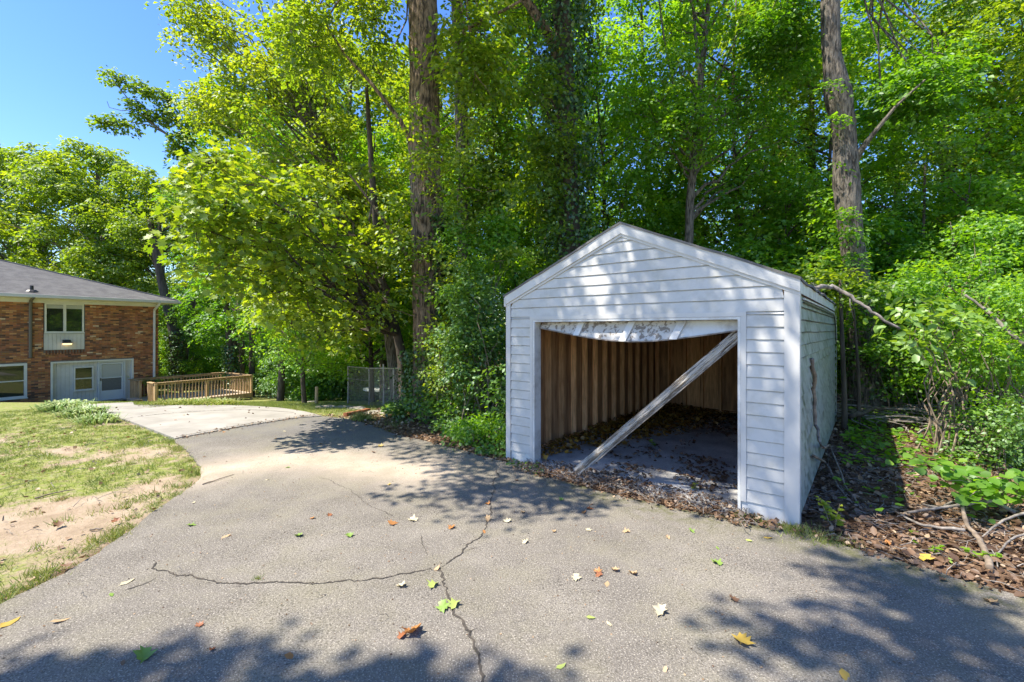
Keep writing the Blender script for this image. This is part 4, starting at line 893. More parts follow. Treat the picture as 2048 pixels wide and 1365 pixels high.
def place(kind, name, x, y, sc_=1., rot=0., label='', group=None, cat='tree', zs=1., dz=0.):
    t_, c_ = PR[kind]; root = thing(name, (x, y, float(gz(x, y)) + dz), label, cat, group); root.rotation_euler.z = rot; root.scale = (sc_, sc_, sc_ * zs)
    link('trunk', t_, root); link('crown', c_, root); return root

used_lab = {}
def lab_at(x, Y, kind):     # a label by what the thing stands behind or between
    m = [(-1e9, 60, 'behind the left part of the grey house roof'), (60, 160, 'behind the house over its upper window'), (160, 300, 'behind the right half of the house roof'), (300, 380, 'past the house corner by the V shaped trunks'), (380, 460, 'beyond the middle of the deck'), (460, 525, 'beyond the right end of the deck'), (525, 620, 'left of the standing wooden stake'), (620, 680, 'right behind the standing wooden stake'), (680, 800, 'behind the chain link fence'), (800, 930, 'behind the thick oak trunk'), (930, 1040, 'between the oak and the garage'), (1040, 1180, 'behind the ivy clad tree'), (1180, 1300, 'above the garage gable peak'), (1300, 1420, 'beside the slim forked tree'), (1420, 1530, 'above the right slope of the garage roof'), (1530, 1620, 'above the right eave of the garage'), (1620, 1760, 'around the knobbly grey trunk'), (1760, 1860, 'just right of the knobbly grey trunk'), (1860, 1930, 'by the dark straight backlit trunk'), (1930, 2010, 'by the thin leaning trunk'), (2010, 2100, 'at the right picture edge'), (2100, 1e9, 'past the right picture edge')]
    w_ = [q[2] for q in m if q[0] <= x < q[1]][0]; k = (kind, w_); n_ = used_lab.get(k, 0); used_lab[k] = n_ + 1
    return kind + ' ' + ['', 'second one ', 'third one ', 'fourth one ', 'fifth one ', 'sixth one '][n_] + w_

# the big oak whose trunk crosses the picture
p0 = gp(868, 812); YB = 10.4
T1 = [at(866, 812, YB), at(862, 740, YB), at(858, 600, YB), at(853, 450, YB), at(850, 300, YB), at(848, 100, YB), at(845, -60, YB), at(850, -400, YB), at(870, -800, YB + .3), at(900, -1150, YB + .5)]
T1[0].z = -.25
cl1 = np.concatenate([blob(-3.2, 7.0, 10.2, 3.0, 2.2, 1.2, 26), blob(-1.9, 11, 15.5, 5.5, 4.5, 3.5, 46), blob(1.2, 8.2, 11.5, 2.2, 2.0, 1.5, 10), pxblob(700, 80, 10.5, 150, 120, 1.6, 12), pxblob(960, 110, 9.8, 70, 120, 1.0, 8)])
big = tree_from('oak_tree', T1[0], T1, [.44, .40, .375, .36, .345, .33, .32, .29, .24, .12], cl1, .85, 2300, 18, .125, 'tall oak with thick brown furrowed trunk, ivy round its foot', bark='bark', leaf='leaf', seg=40, flare=.25, tmean=.5, twigs=200, limb_r=.05, amin=.62)
# epicormic sprigs on its trunk
cs_ = []
for (x, y, r_) in ((835, 235, 40), (870, 300, 35), (850, 330, 30), (885, 380, 40), (900, 430, 40), (840, 500, 30), (905, 520, 45), (880, 575, 40), (820, 560, 50), (790, 480, 60), (770, 620, 60), (895, 640, 40), (925, 330, 50), (950, 240, 50), (960, 450, 50), (940, 560, 50), (800, 400, 45), (1000, 380, 50), (1020, 520, 50)):
    c = at(x, y, YB - .75 + rnd.uniform(-.25, .3)); cs_.append((c.x, c.y, c.z))
V_, c_s = sprays(np.array(cs_), .42, 330, 14, .105, .30, .7, tmean=.52, droop=.3)
link('epicormic_leaves', lmesh('epicormic_leaves', [(V_[0] - np.array(big.location), V_[1], V_[2])], M['leaf']), big)
mb = MB()
for q in cs_:
    zc = q[2]; a = Vector((-1.95 - .12 * 0, YB - .25, zc - rnd.uniform(.1, .5))); mb.tube(curve(a, q, .1, 5, .08), taper(.02, .006, 5), 4, False)
for (pts, r_) in (([at(838, 320, YB), at(800, 240, YB - .4), at(745, 170, YB - .6), at(690, 110, YB - .5), at(640, 30, YB - .3)], .06), ([at(880, 160, YB), at(930, 60, YB - .3), at(1010, 20, YB - .8), at(1080, -20, YB - 1.)], .055), ([at(820, 520, YB), at(760, 430, YB - .6), at(700, 350, YB - .9)], .05),
                  ([at(845, -200, YB), Vector((-2.4, 8.6, 10.0)), Vector((-3.0, 6.6, 10.6)), Vector((-3.6, 5.2, 10.9))], .12), ([at(845, -300, YB), Vector((-.3, 8.8, 11.5)), Vector((1.2, 7.4, 12.1))], .11)):
    mb.tube(pts, taper(r_, .02, len(pts) - 1), 7, False)
mb.build('limb', M['bark'], big)
# ivy climbing the foot of the oak
def shell(c, r_, z0, z1, n, size, spread=.12, leafm='ivy', tm=.4, a0=0, a1=2 * math.pi, drift=None):
    z_ = rng.uniform(z0, z1, n); a = rng.uniform(a0, a1, n); rr = (r_(z_) if callable(r_) else r_) + np.abs(rng.normal(0, spread, n))
    cx_, cy_ = (drift(z_) if drift else (c[0], c[1]))
    P = np.stack([cx_ + rr * np.cos(a), cy_ + rr * np.sin(a), z_], 1); N = np.stack([np.cos(a), np.sin(a), np.full(n, .45)], 1) + rng.normal(size=(n, 3)) * .4; D = rng.normal(size=(n, 3)) * .6 + np.array([0, 0, -.8])
    return leaves(P, N, D, size * rng.uniform(.6, 1.3, n), np.clip(rng.normal(tm, .2, n), 0, 1), 'diamond', 1.35)
def ox(z_): return np.interp(z_, [p.z for p in T1], [p.x for p in T1]), np.interp(z_, [p.z for p in T1], [p.y for p in T1])
iv = [shell(None, lambda z_: .45 + .32 * np.exp(-np.clip(z_, 0, 9) / .8), -.1, 1.5, 2600, .075, .12, drift=ox, tm=.5), shell(None, .40, 1.2, 4.6, 1500, .075, .10, drift=ox, a0=-1.1, a1=.9, tm=.45)]
link('ivy', lmesh('ivy', [(p[0] - np.array(big.location), p[1], p[2]) for p in iv], M['ivy']), big)

# grey trunk behind the oak
T2 = [at(935, 800, 14), at(930, 560, 14), at(925, 300, 14), at(918, 120, 14), at(912, -60, 14), at(905, -500, 14.5)]; T2[0].z = -.4
tree_from('slim_tree', T2[0], T2, [.25, .22, .20, .19, .18, .08], np.concatenate([blob(-1.4, 14.5, 15, 3.2, 3, 4, 26), pxblob(960, 330, 13.3, 60, 240, .8, 12)]), .8, 900, 16, .13, 'slim straight grey trunk directly behind the thick oak trunk', bark='bark_g', leaf='leaf', twigs=80)
# ivy-clad tree with a leaning limb
T3 = [at(1140, 760, 12), at(1138, 480, 12), at(1132, 250, 12), at(1125, 60, 12), at(1118, -120, 12), at(1110, -500, 12.3)]; T3[0].z = -.1
t3 = tree_from('ivy_clad_tree', T3[0], T3, [.34, .30, .27, .24, .22, .08], np.concatenate([blob(1.2, 12.4, 14.5, 3.4, 3, 3.6, 30), pxblob(1090, 300, 11.2, 80, 300, .5, 12)]), .75, 1100, 16, .12, 'tree wrapped in dark ivy above the left slope of the garage roof', bark='bark_d', leaf='leaf', tmean=.42)
mb = MB(); mb.tube([at(1118, 120, 12), at(1098, 70, 11.9), at(1062, 15, 11.7), at(1020, -40, 11.5), at(960, -120, 11.2)], [.15, .13, .12, .10, .07], 9, False); mb.build('limb', M['bark'], t3)
def ox3(z_): return np.interp(z_, [p.z for p in T3], [p.x for p in T3]), np.interp(z_, [p.z for p in T3], [p.y for p in T3])
w3 = rng.uniform(.8, 1.2)
iv = [shell(None, lambda z_: .50 + .16 * np.sin(z_ * 2.1) + .10 * np.sin(z_ * 5.3), .0, 12.0, 9000, .10, .16, drift=ox3, tm=.40), shell(None, lambda z_: .66 + .2 * np.sin(z_ * 1.7 + 1), 2.5, 11.0, 2500, .10, .22, drift=ox3, tm=.55)]
link('ivy', lmesh('ivy', [(p[0] - np.array(t3.location), p[1], p[2]) for p in iv], M['ivy']), t3)
# knobbly grey trunk to the right
YR = 10.6
T4 = [at(1738, 835, YR), at(1730, 760, YR), at(1722, 640, YR), at(1716, 560, YR), at(1702, 470, YR), at(1692, 360, YR), at(1688, 260, YR), at(1676, 190, YR), at(1664, 120, YR), at(1660, 40, YR), at(1662, -60, YR), at(1650, -500, YR)]; T4[0].z = -.15
t4 = tree_from('knobbly_tree', T4[0], T4, [.42, .33, .28, .245, .235, .27, .225, .27, .19, .19, .185, .10], np.concatenate([blob(7.4, 11.8, 14.5, 3.6, 2.4, 3.0, 34), pxblob(1560, 60, 11.5, 70, 70, .8, 8), pxblob(1830, 190, 10.6, 70, 80, 1.0, 8)]), .8, 1500, 18, .12, 'thick knobbly grey trunk rising beyond the back corner of the garage', bark='bark_g', leaf='leaf_g', seg=34, flare=.3, twigs=60, amin=.8, limb_r=.03)
mb = MB(); mb.tube([at(1705, 330, YR), at(1722, 300, YR - .2), at(1745, 270, YR - .4), at(1790, 215, YR - .6), at(1850, 160, YR - .8)], [.10, .07, .05, .03, .02], 8, False); mb.build('limb', M['bark_g'], t4)
iv = [shell((T4[0].x, T4[0].y), .46, 0, 2.6, 900, .08, .12, tm=.5)]
link('ivy', lmesh('ivy', [(p[0] - np.array(t4.location), p[1], p[2]) for p in iv], M['ivy']), t4)
q4 = [at(x, y, YR - .45) for x, y in ((1705, 520), (1690, 430), (1725, 580), (1680, 330), (1668, 170), (1700, 470), (1715, 640), (1740, 700), (1672, 240))]
V_, c_s = sprays(np.array([tuple(q) for q in q4]), np.array([.22, .25, .3, .16, .16, .25, .35, .3, .14]), 120, 13, .10, .26, .7, tmean=.45)
link('epicormic_leaves', lmesh('epicormic_leaves', [(V_[0] - np.array(t4.location), V_[1], V_[2])], M['leaf_g']), t4)
# slim forked tree above the roof
T5 = [at(1372, 800, 13), at(1375, 560, 13), at(1380, 400, 13), at(1398, 230, 13), at(1402, 150, 13), at(1416, 20, 13), at(1425, -150, 13), at(1430, -400, 13)]; T5[0].z = -.1
t5 = tree_from('forked_tree', T5[0], T5, [.13, .12, .115, .10, .085, .06, .05, .02], np.concatenate([blob(5.6, 13.2, 12.5, 2.6, 2.4, 3, 22), pxblob(1330, 200, 12.4, 110, 180, 1.0, 14), pxblob(1500, 260, 13, 90, 180, 1.0, 12)]), .75, 1100, 16, .12, 'slim grey forked tree rising over the right slope of the garage roof', bark='bark_g', leaf='leaf_g', twigs=100, seg=12, tmean=.55)
mb = MB()
for pts, r_ in (([at(1400, 160, 13), at(1392, 80, 13), at(1384, -10, 13), at(1380, -160, 13)], .06), ([at(1384, 350, 13), at(1375, 270, 13), at(1352, 190, 12.9), at(1330, 90, 12.8), at(1318, 0, 12.8)], .05), ([at(1396, 240, 13), at(1440, 150, 13), at(1480, 60, 13)], .03)): mb.tube(pts, taper(r_, .02, len(pts) - 1), 6, False)
mb.build('limb', M['bark_g'], t5)
# maple with large yellow green leaves reaching over the lawn
mx0 = Vector((-2.75, 11.6, float(gz(-2.75, 11.6)) - .1)); TM = [mx0, Vector((-2.9, 11.6, 1.5)), Vector((-3.4, 11.6, 3.2)), Vector((-3.5, 11.2, 5.5)), Vector((-3.6, 11, 8))]
cm = []
for (x, y, Y) in ((400, 385, 7.4), (430, 330, 8), (395, 455, 7.3), (450, 420, 7.4), (500, 370, 7.8), (480, 480, 7.6), (425, 540, 7.6), (520, 440, 7.8), (560, 380, 8.2), (540, 510, 8), (600, 440, 8.4), (590, 540, 8.6), (640, 490, 8.8), (500, 560, 8.3), (560, 600, 9), (620, 620, 9.2), (660, 570, 9.4), (680, 430, 9.4), (710, 520, 9.8), (620, 350, 9), (700, 640, 10), (740, 600, 10.2), (760, 500, 10.2), (580, 650, 9.4), (650, 665, 9.8), (720, 340, 9.8), (460, 300, 9)):
    c = at(x, y, Y); cm.append((c.x, c.y, c.z))
maple = tree_from('maple_tree', mx0, TM, [.14, .12, .10, .08, .04], cm, np.array([rnd.uniform(.25, .62) for _ in cm]), 480, 12, .125, 'low spreading maple with large yellow green lobed leaves hanging over the end of the lawn', bark='bark_d', leaf='leaf_y', shape='maple', seg=12, rs=.34, flat=.5, tmean=.55, droop=.25, limb_r=.045, twigs=160)
TY = [at(800, 800, 13.8), at(770, 600, 13.8), at(690, 380, 13.8), at(590, 150, 13.8), at(580, -60, 13.8), at(575, -300, 13.8)]; TY[0].z = float(gz(TY[0].x, TY[0].y)) - .2
tree_from('tulip_tree', TY[0], TY, [.2, .17, .15, .12, .08, .04], np.concatenate([pxblob(560, 170, 13.2, 200, 230, 1.6, 40), pxblob(430, 50, 13.2, 70, 90, .8, 9), pxblob(700, 430, 12.6, 100, 200, 1.0, 22), pxblob(520, 500, 13.4, 120, 120, 1.0, 16), pxblob(640, 620, 12.4, 150, 80, .9, 16), blob(-6.2, 13.4, 12.5, 2.8, 2, 2, 14)]), .62, 2300, 15, .115, 'tall bright yellow green tree rising from behind the low maple to the picture top', bark='bark_g', leaf='leaf_y', seg=12, twigs=160, tmean=.5, limb_r=.035, amin=.15)
# its neighbours: big crowns at the left
gL = 'tall leafy trees left of the oak trunk'
place('oakA', 'leafy_tree', -9.2, 25, .95, .4, 'tall tree whose thin limb reaches out leftwards into the blue sky', None)
lt = [o for o in COL.objects if o.name.startswith('leafy_tree')][0]
sky_l = []
for (x, y) in ((215, 120), (250, 135), (285, 150), (300, 185), (325, 200), (185, 108), (240, 175), (270, 200), (170, 210), (195, 205), (225, 218), (310, 160), (345, 240), (330, 265), (365, 215), (390, 290), (360, 330), (380, 170)):
    c = at(x, y, 20.5); sky_l.append((c.x, c.y, c.z))
V_, c_s = sprays(np.array(sky_l), .42, 300, 18, .17, .34, tmean=.42)
sub = Vector(lt.location); rinv = np.array(Matrix.Rotation(-.4, 3, 'Z'))
link('sky_limb_leaves', lmesh('sky_limb_leaves', [((V_[0] - np.array(sub)) @ rinv.T, V_[1], V_[2])], M['leaf']), lt)
mb = MB(); base_l = at(420, 330, 22)
for pts, r_ in (([base_l, at(355, 280, 21), at(310, 235, 20.6), at(270, 205, 20.5), at(232, 165, 20.5), at(195, 118, 20.4)], .10), ([at(310, 235, 20.6), at(270, 215, 20.5), at(230, 208, 20.4), at(180, 212, 20.4)], .035), ([at(345, 222, 20.6), at(330, 195, 20.6), at(300, 150, 20.5), at(250, 130, 20.5)], .05), ([at(240, 182, 20.5), at(215, 185, 20.4), at(188, 178, 20.4), at(183, 165, 20.4)], .018), ([at(420, 360, 21.5), at(345, 270, 20.6), at(300, 272, 20.5)], .03), ([at(440, 420, 24), base_l, at(360, 240, 21), at(345, 222, 20.6)], .14)):
    mb.tube(pts, taper(r_, .012, len(pts) - 1), 5, False)
mb.v = [tuple(Matrix.Rotation(-.4, 3, 'Z') @ (Vector(v) - sub)) for v in mb.v]
link('limb', mb.mesh('limb', M['bark_g']), lt)
for i, (x, Y, s_, k, lab) in enumerate(((560, 19, .72, 'tallA', 'tall tree rising behind the maple, its crown cut off by the picture top'), (700, 20, .80, 'tallC', 'tall tree between the maple and the oak trunk, seen through their leaves'), (470, 27, 1.0, 'tallA', 'tall tree behind the limb that reaches into the blue sky'), (640, 29, 1.1, 'tallB', 'high crown showing above the maple, well behind it'), (800, 25, 1.05, 'tallD', 'tree directly left of and behind the oak trunk'), (610, 14.5, .62, 'tallD', 'young bushy tree between the stake in the grass and the maple leaves'), (745, 15.5, .72, 'tallD', 'bushy tree standing behind the wire fence'))):
    place(k, 'leafy_tree', (x - CX) / F * Y, Y, s_, i * 1.3, lab, gL)
# rounded crowns behind the house
gH = 'broad trees behind the brick house'
for x, Y, s_, r_, lab in ((70, 40, .98, .5, 'broad rounded tree behind the grey roof, touching the left picture edge'), (195, 37, .93, 1.7, 'broad rounded tree, tallest crown directly over the brick house'), (320, 35, .80, 2.9, 'broad tree behind the right end of the grey roof'), (-70, 44, .9, .9, 'broad dark tree mostly cut off by the left picture edge'), (-200, 40, .9, .2, 'broad tree behind the house, beyond the left picture edge')):
    place('oakA', 'broad_tree', (x - CX) / F * Y, Y, s_, r_, lab, gH)
for i, (x, Y, k, s_) in enumerate(((20, 52, 'tallC', 1), (130, 50, 'tallA', .9), (260, 48, 'tallC', .95), (390, 46, 'tallA', .9), (450, 40, 'tallB', .8), (545, 38, 'tallC', .9), (370, 31, 'tallD', .62), (300, 33, 'tallD', .6))):
    place(k, 'woodland_tree', (x - CX) / F * Y, Y, s_, i * .7, lab_at(x, Y, 'leafy woodland tree'), 'trees at the far side of the lawn')
# V shaped pair and dark trunks seen below the canopy at the left
def bare_trunk(pts, r_, lab, name='tree_trunk', bk='bark_d', grp=None, ivy=0):
    z0 = float(gz(pts[0].x, pts[0].y)); root = thing('woodland_tree', (pts[0].x, pts[0].y, z0), lab, 'tree', grp)
    P = [Vector((pts[0].x, pts[0].y, z0 - .2))] + pts[1:]; bark_tube(P, taper(r_, r_ * .5, len(P) - 1), 10, per=.4, flare=.25).build('trunk', M[bk], root, smooth=True)
    k_ = min(1., r_ / .15); cl = [(P[-1].x + k_ * rnd.uniform(-1.5, 1.5), P[-1].y + k_ * rnd.uniform(-1, 1), P[-1].z + k_ * rnd.uniform(-1.5, 2)) for _ in range(8)]
    V_, c = sprays(np.array(cl), k_, int(220 * k_ ** 1.6), 14, .17 if k_ > .9 else .10, .4 * max(k_, .6)); link('crown', lmesh('crown', [(V_[0] - np.array(root.location), V_[1], V_[2])], M['leaf']), root)
    if ivy:
        o_ = shell(None, r_ + .05, z0, z0 + ivy, int(500 * ivy), .12, .12, drift=lambda z_: (np.interp(z_, [p.z for p in P], [p.x for p in P]), np.interp(z_, [p.z for p in P], [p.y for p in P])), tm=.5)
        link('ivy', lmesh('ivy', [(o_[0] - np.array(root.location), o_[1], o_[2])], M['ivy']), root)
    return root
bare_trunk([at(358, 750, 30), at(348, 660, 30), at(332, 600, 30), at(318, 540, 30), at(300, 440, 30)], .36, 'ivy covered trunk leaning left, lower stem of the V shaped pair past the house corner', ivy=4)
bare_trunk([at(362, 752, 31), at(372, 660, 31), at(388, 590, 31), at(395, 500, 31), at(398, 400, 31)], .28, 'dark trunk leaning right, other stem of the V shaped pair past the house corner')
bare_trunk([at(482, 750, 27), at(482, 640, 27), at(478, 560, 27), at(475, 460, 27)], .22, 'pale brown trunk standing in shade between the deck and the maple leaves', bk='bark')
bare_trunk([at(503, 745, 26), at(505, 640, 26), at(508, 540, 26), at(510, 440, 26)], .17, 'thin dark trunk beside the pale brown one beyond the deck')
bare_trunk([at(468, 760, 25), at(460, 690, 25), at(452, 620, 25), at(450, 500, 25)], .2, 'ivy covered trunk just beyond the right end of the deck', ivy=3)
bare_trunk([at(768, 800, 17), at(766, 740, 17), at(770, 650, 17), at(765, 560, 17)], .16, 'dark thin trunk standing in front of the pale table behind the wire fence')
# trunks in the wood on the right
for pts, r_, lab in (([at(1897, 800, 15), at(1895, 500, 15), at(1893, 380, 15), at(1890, 250, 15), at(1888, 60, 15)], .17, 'dark straight trunk right of the knobbly grey one, backlit by sky'),
                     ([at(1968, 800, 16), at(1962, 560, 16), at(1968, 430, 16), at(1975, 300, 16)], .12, 'thin leaning trunk between two darker ones at the right of the wood'),
                     ([at(2035, 800, 15), at(2015, 540, 15), at(1995, 420, 15), at(1985, 300, 15)], .15, 'dark trunk curving leftwards at the right edge of the wood'),
                     ([at(1632, 800, 17), at(1628, 500, 17), at(1625, 330, 17), at(1622, 120, 17)], .17, 'dark trunk seen close left of the knobbly grey trunk'),
                     ([at(1565, 800, 18), at(1560, 420, 18), at(1545, 300, 18), at(1530, 200, 18)], .12, 'thin leaning trunk over the right end of the garage roof'),
                     ([at(1845, 800, 12), at(1842, 560, 12), at(1848, 440, 12), at(1850, 330, 12)], .05, 'pole thin sapling trunk right of the knobbly grey trunk'),
                     ([at(1690, 840, 8.6), at(1688, 760, 8.6), at(1683, 650, 8.6), at(1680, 560, 8.6)], .05, 'thin vertical sapling stem just past the back corner of the garage'),
                     ([at(1716, 850, 8.9), at(1720, 760, 8.9), at(1712, 690, 8.9), at(1706, 600, 8.9)], .035, 'thinnest sapling stem beside the foot of the knobbly grey trunk')):
    bare_trunk(pts, r_, lab)
# the wood itself
gW = 'forest trees behind the garage'
row = [(880, 17, 'tallC', .9), (985, 15.5, 'tallD', .85), (1060, 19, 'tallA', .95), (1200, 17, 'tallD', 1.0), (1290, 19, 'tallA', 1.0), (1470, 16.5, 'tallC', .95), (1560, 21, 'tallB', 1.0), (1660, 15, 'tallD', .9), (1790, 18, 'tallA', 1.0), (1880, 14, 'tallD', .8), (1985, 19, 'tallB', 1.0), (2080, 13, 'tallC', .85), (2200, 16, 'tallA', 1.0), (2330, 12, 'tallD', .9),
       (1020, 29, 'tallB', 1.05), (1180, 31, 'tallA', 1.0), (1400, 30, 'tallB', 1.0), (1560, 33, 'tallA', 1.0), (1730, 29, 'tallD', 1.0), (1930, 32, 'tallC', 1.0), (2160, 30, 'tallA', 1.0)]
for i, (x, Y, k, s_) in enumerate(row):
    place(k, 'forest_tree', (x - CX) / F * Y, Y, s_, i * 1.9, lab_at(x, Y, 'tall green forest tree'), gW)
for i, (x, Y, k, s_) in enumerate([(1080, 13.5, 'sap', 1.1), (1230, 14, 'sap', 1.1), (1330, 15.5, 'sap', 1.15), (1480, 14, 'sap', 1.2), (1560, 13.2, 'sap', 1.05), (1640, 12.5, 'sap', 1.0), (1790, 13, 'sap', 1.0), (1895, 10.5, 'sap', .75), (1950, 11.5, 'sap', 1.0), (1780, 11.8, 'sapB', 1.1), (1920, 13.8, 'sap', 1.1), (2150, 11, 'sap', 1.1), (2050, 14.5, 'sap', 1.2), (1710, 14.5, 'sapB', 1.1)]):
    place(k, 'sapling', (x - CX) / F * Y, Y, s_, i * 2.1, lab_at(x, Y, 'young bright green sapling'), 'understory saplings', 'sapling')
for i, (x, Y, k, s_) in enumerate([(1760, 14.5, 'shB', 1.2), (1850, 15.5, 'shB', 1.3), (1950, 16, 'shA', 1.3), (2060, 15, 'shB', 1.3), (1700, 17, 'shB', 1.4), (1800, 19, 'shB', 1.5), (1900, 20, 'shB', 1.5), (2000, 20, 'shA', 1.5), (1880, 12.5, 'shC', 1.3), (1990, 12, 'shB', 1.0), (2080, 10.5, 'shA', 1.0), (2160, 9, 'shA', .9)]):
    place(k, 'forest_shrub', (x - CX) / F * Y, Y, s_, i * 2.3, lab_at(x, Y, 'leafy forest floor shrub'), 'shrubs on the forest floor', 'shrub')
def bush(name, regions, leaf, size, n_, lab, tm=.5, shape='diamond', rs=.24, rmin=.15, rmax=.5, droop=.4):
    cl = []
    for (x, y, Y, wx, hy, k) in regions:
        for _ in range(k): p = at(x + rnd.uniform(-wx, wx), y + rnd.uniform(-hy, hy), Y + rnd.uniform(-.5, .5)); cl.append((p.x, p.y, max(p.z, float(gz(p.x, p.y)) + .1)))
    cl = np.array(cl); b0 = Vector((float(cl[:, 0].mean()), float(cl[:, 1].mean()), 0)); b0.z = float(gz(b0.x, b0.y)); root = thing(name, b0, lab, 'shrub')
    V_, c = sprays(cl, np.array([rnd.uniform(rmin, rmax) for _ in cl]), n_, 13, size, rs, .9, shape, tmean=tm, droop=droop)
    link('foliage', lmesh('foliage', [(V_[0] - np.array(b0), V_[1], V_[2])], M[leaf]), root); mb = MB()
    for q in cl: g_ = b0 + Vector((rnd.gauss(0, .25), rnd.gauss(0, .2), 0)); mb.tube(curve(g_, q, .10, 6, .10), taper(.014, .004, 6), 4, False)
    mb.build('stem', M['twig'], root); return root
bush('vine_thicket', [(950, 700, 8.9, 60, 140, 26), (975, 600, 9.2, 40, 70, 8), (1000, 820, 7.9, 14, 60, 6)], 'bluish', .085, 620, 'tangled glossy vines climbing against the left wall of the garage')
bush('privet_bush', [(905, 760, 9.3, 60, 70, 18), (880, 690, 9.8, 30, 60, 6)], 'leaf', .075, 380, 'small leaved bush at the right foot of the oak trunk', .55)
bush('forest_bush', [(960, 520, 10.2, 60, 80, 16), (900, 600, 10.6, 30, 60, 5)], 'leaf_g', .10, 340, 'loose bright bush in the gap between oak trunk and garage roof', .6)
bush('low_weed_bush', [(960, 868, 7.9, 40, 22, 12), (1000, 880, 7.4, 14, 20, 4)], 'leaf_g', .065, 260, 'low bright weeds at the front left corner of the garage', .55, rmax=.3)
# shrubs between oak and garage, round the fence and along the far lawn edge
place('sapB', 'glossy_shrub', (1030 - CX) / F * 11.8, 11.8, .9, 1.1, 'leafy bush showing over the left roof edge of the garage', None, 'shrub')
for i, (x, Y, k, s_) in enumerate([(560, 25, 'shA', 1.15), (600, 22, 'shA', 1.05), (645, 21, 'shB', 1.1), (690, 20.5, 'shA', 1.0), (730, 21.5, 'shB', 1.2), (790, 20, 'shA', 1.1), (840, 18, 'shA', 1.1), (535, 30, 'shA', 1.3), (500, 33, 'shB', 1.5), (465, 35, 'shA', 1.5), (430, 36, 'shB', 1.5), (395, 37, 'shA', 1.7), (350, 38, 'shB', 1.8), (310, 39, 'shA', 1.8), (600, 27, 'sapB', 1.0), (540, 28, 'sapB', 1.0), (475, 31, 'sap', .8), (420, 33, 'sap', .9), (650, 25, 'sap', .8), (700, 25, 'sap', .9), (760, 24, 'sap', .9), (820, 22, 'sapB', 1.1)]):
    place(k, 'edge_shrub', (x - CX) / F * Y, Y, s_, i * 1.7, lab_at(x, Y, 'shady woodland edge shrub'), 'shrubs along the woodland edge', 'shrub')
place('shC', 'deck_shrub', *Dk(.8, 3.7, 0)[:2], 1.05, .5, 'small dark shrub behind the deck railing against the sunny lawn', None, 'shrub')
# distant woods closing the gaps
n_ = 9000; an = rng.uniform(-1.25, 1.0, n_); rd = rng.uniform(52, 75, n_); zt_ = 2 + rng.random(n_) ** 1.2 * (5 + 2 * np.sin(an * 9) + 2 * np.sin(an * 23))
P = np.stack([rd * np.sin(an), rd * np.cos(an), zt_ - 2.5], 1)
dw = leaves(P, rng.normal(size=(n_, 3)) + np.array([0, -.3, .8]), rng.normal(size=(n_, 3)), rng.uniform(.7, 1.5, n_), np.clip(rng.normal(.4, .15, n_), 0, 1), 'diamond')
dwo = link('distant_woods', lmesh('distant_woods', [dw], M['leaf'])); tag(dwo, 'distant green woods showing low between the trunks', 'woods', kind='stuff')

# overhanging trees outside the frame that throw the shadows on the drive and the shed front
def aloft(gx, gy, h, gzv=0.): k = (h - gzv) / math.tan(R(SUN_EL)); return (gx + SH.x * k, gy + SH.y * k, h)
sh_c = []
for (x, y, h) in ((60, 1330, 9.5), (200, 1320, 10), (330, 1330, 9), (450, 1290, 10.5), (560, 1330, 9.6), (640, 1340, 10), (760, 1350, 10.5), (880, 1300, 10), (960, 1350, 9), (1120, 1400, 9.5), (300, 1420, 9), (600, 1430, 9.5), (900, 1450, 10), (1560, 1290, 10.5), (1640, 1240, 10), (1820, 1290, 10), (1900, 1330, 10.4), (1760, 1140, 10), (1800, 1170, 9.8), (1850, 1200, 10.5), (1960, 1280, 10), (2040, 1350, 10), (0, 1400, 9.5)):
    g_ = gp(x, y); sh_c.append(aloft(g_.x, g_.y - (.38 if x < 1500 else .15), h))
bt = Vector((-9.5, -3.2, -.1)); TB = [bt, Vector((-9.4, -3.0, 4)), Vector((-9, -2.4, 8)), Vector((-8.6, -1.8, 12)), Vector((-8.4, -1.5, 15))]
tree_from('overhanging_tree', bt, TB, [.38, .33, .27, .2, .08], sh_c, .36, 300, 13, .15, 'tree outside the picture whose branches shade the near drive', bark='bark_g', leaf='leaf', limb_r=.005, rs=.30, droop=.2, nlimb=8)
sh_d = []
for (t, z_, h) in [(rnd.uniform(-.2, 3.9), rnd.uniform(.2, 3.2), rnd.uniform(8.2, 11.5)) for _ in range(40)]:
    p = S(t, 0, z_); sh_d.append((*aloft(p.x, p.y, h, z_), 1))
for (x, y) in ((880, 905), (930, 930), (985, 940), (1040, 960), (900, 975), (960, 990), (1080, 985), (1130, 990), (860, 890), (1010, 1005), (940, 900), (1000, 915)):
    g_ = gp(x, y); sh_d.append((*aloft(g_.x, g_.y, rnd.uniform(7.2, 8.6)), 0))
sh_d = [c for c in sh_d if HY - (c[2] - CAMZ - .45) / max(c[1], .1) * F < -20]; sh_d0 = sh_d; sh_d = [c[:3] for c in sh_d0]
bt = Vector((-4.6, -5.6, -.1)); TB = [bt, Vector((-4.5, -5.5, 4)), Vector((-4.3, -5.0, 8)), Vector((-4.1, -4.2, 11)), Vector((-4.0, -3.6, 13))]
tree_from('overhanging_tree', bt, TB, [.3, .26, .2, .14, .05], sh_d, np.array([.33 if c[3] else .58 for c in sh_d0]), 460, 14, .12, 'tree outside the picture whose high branches dapple the garage front', bark='bark_g', leaf='leaf', limb_r=.003, rs=.30, droop=.2, limbs=False)

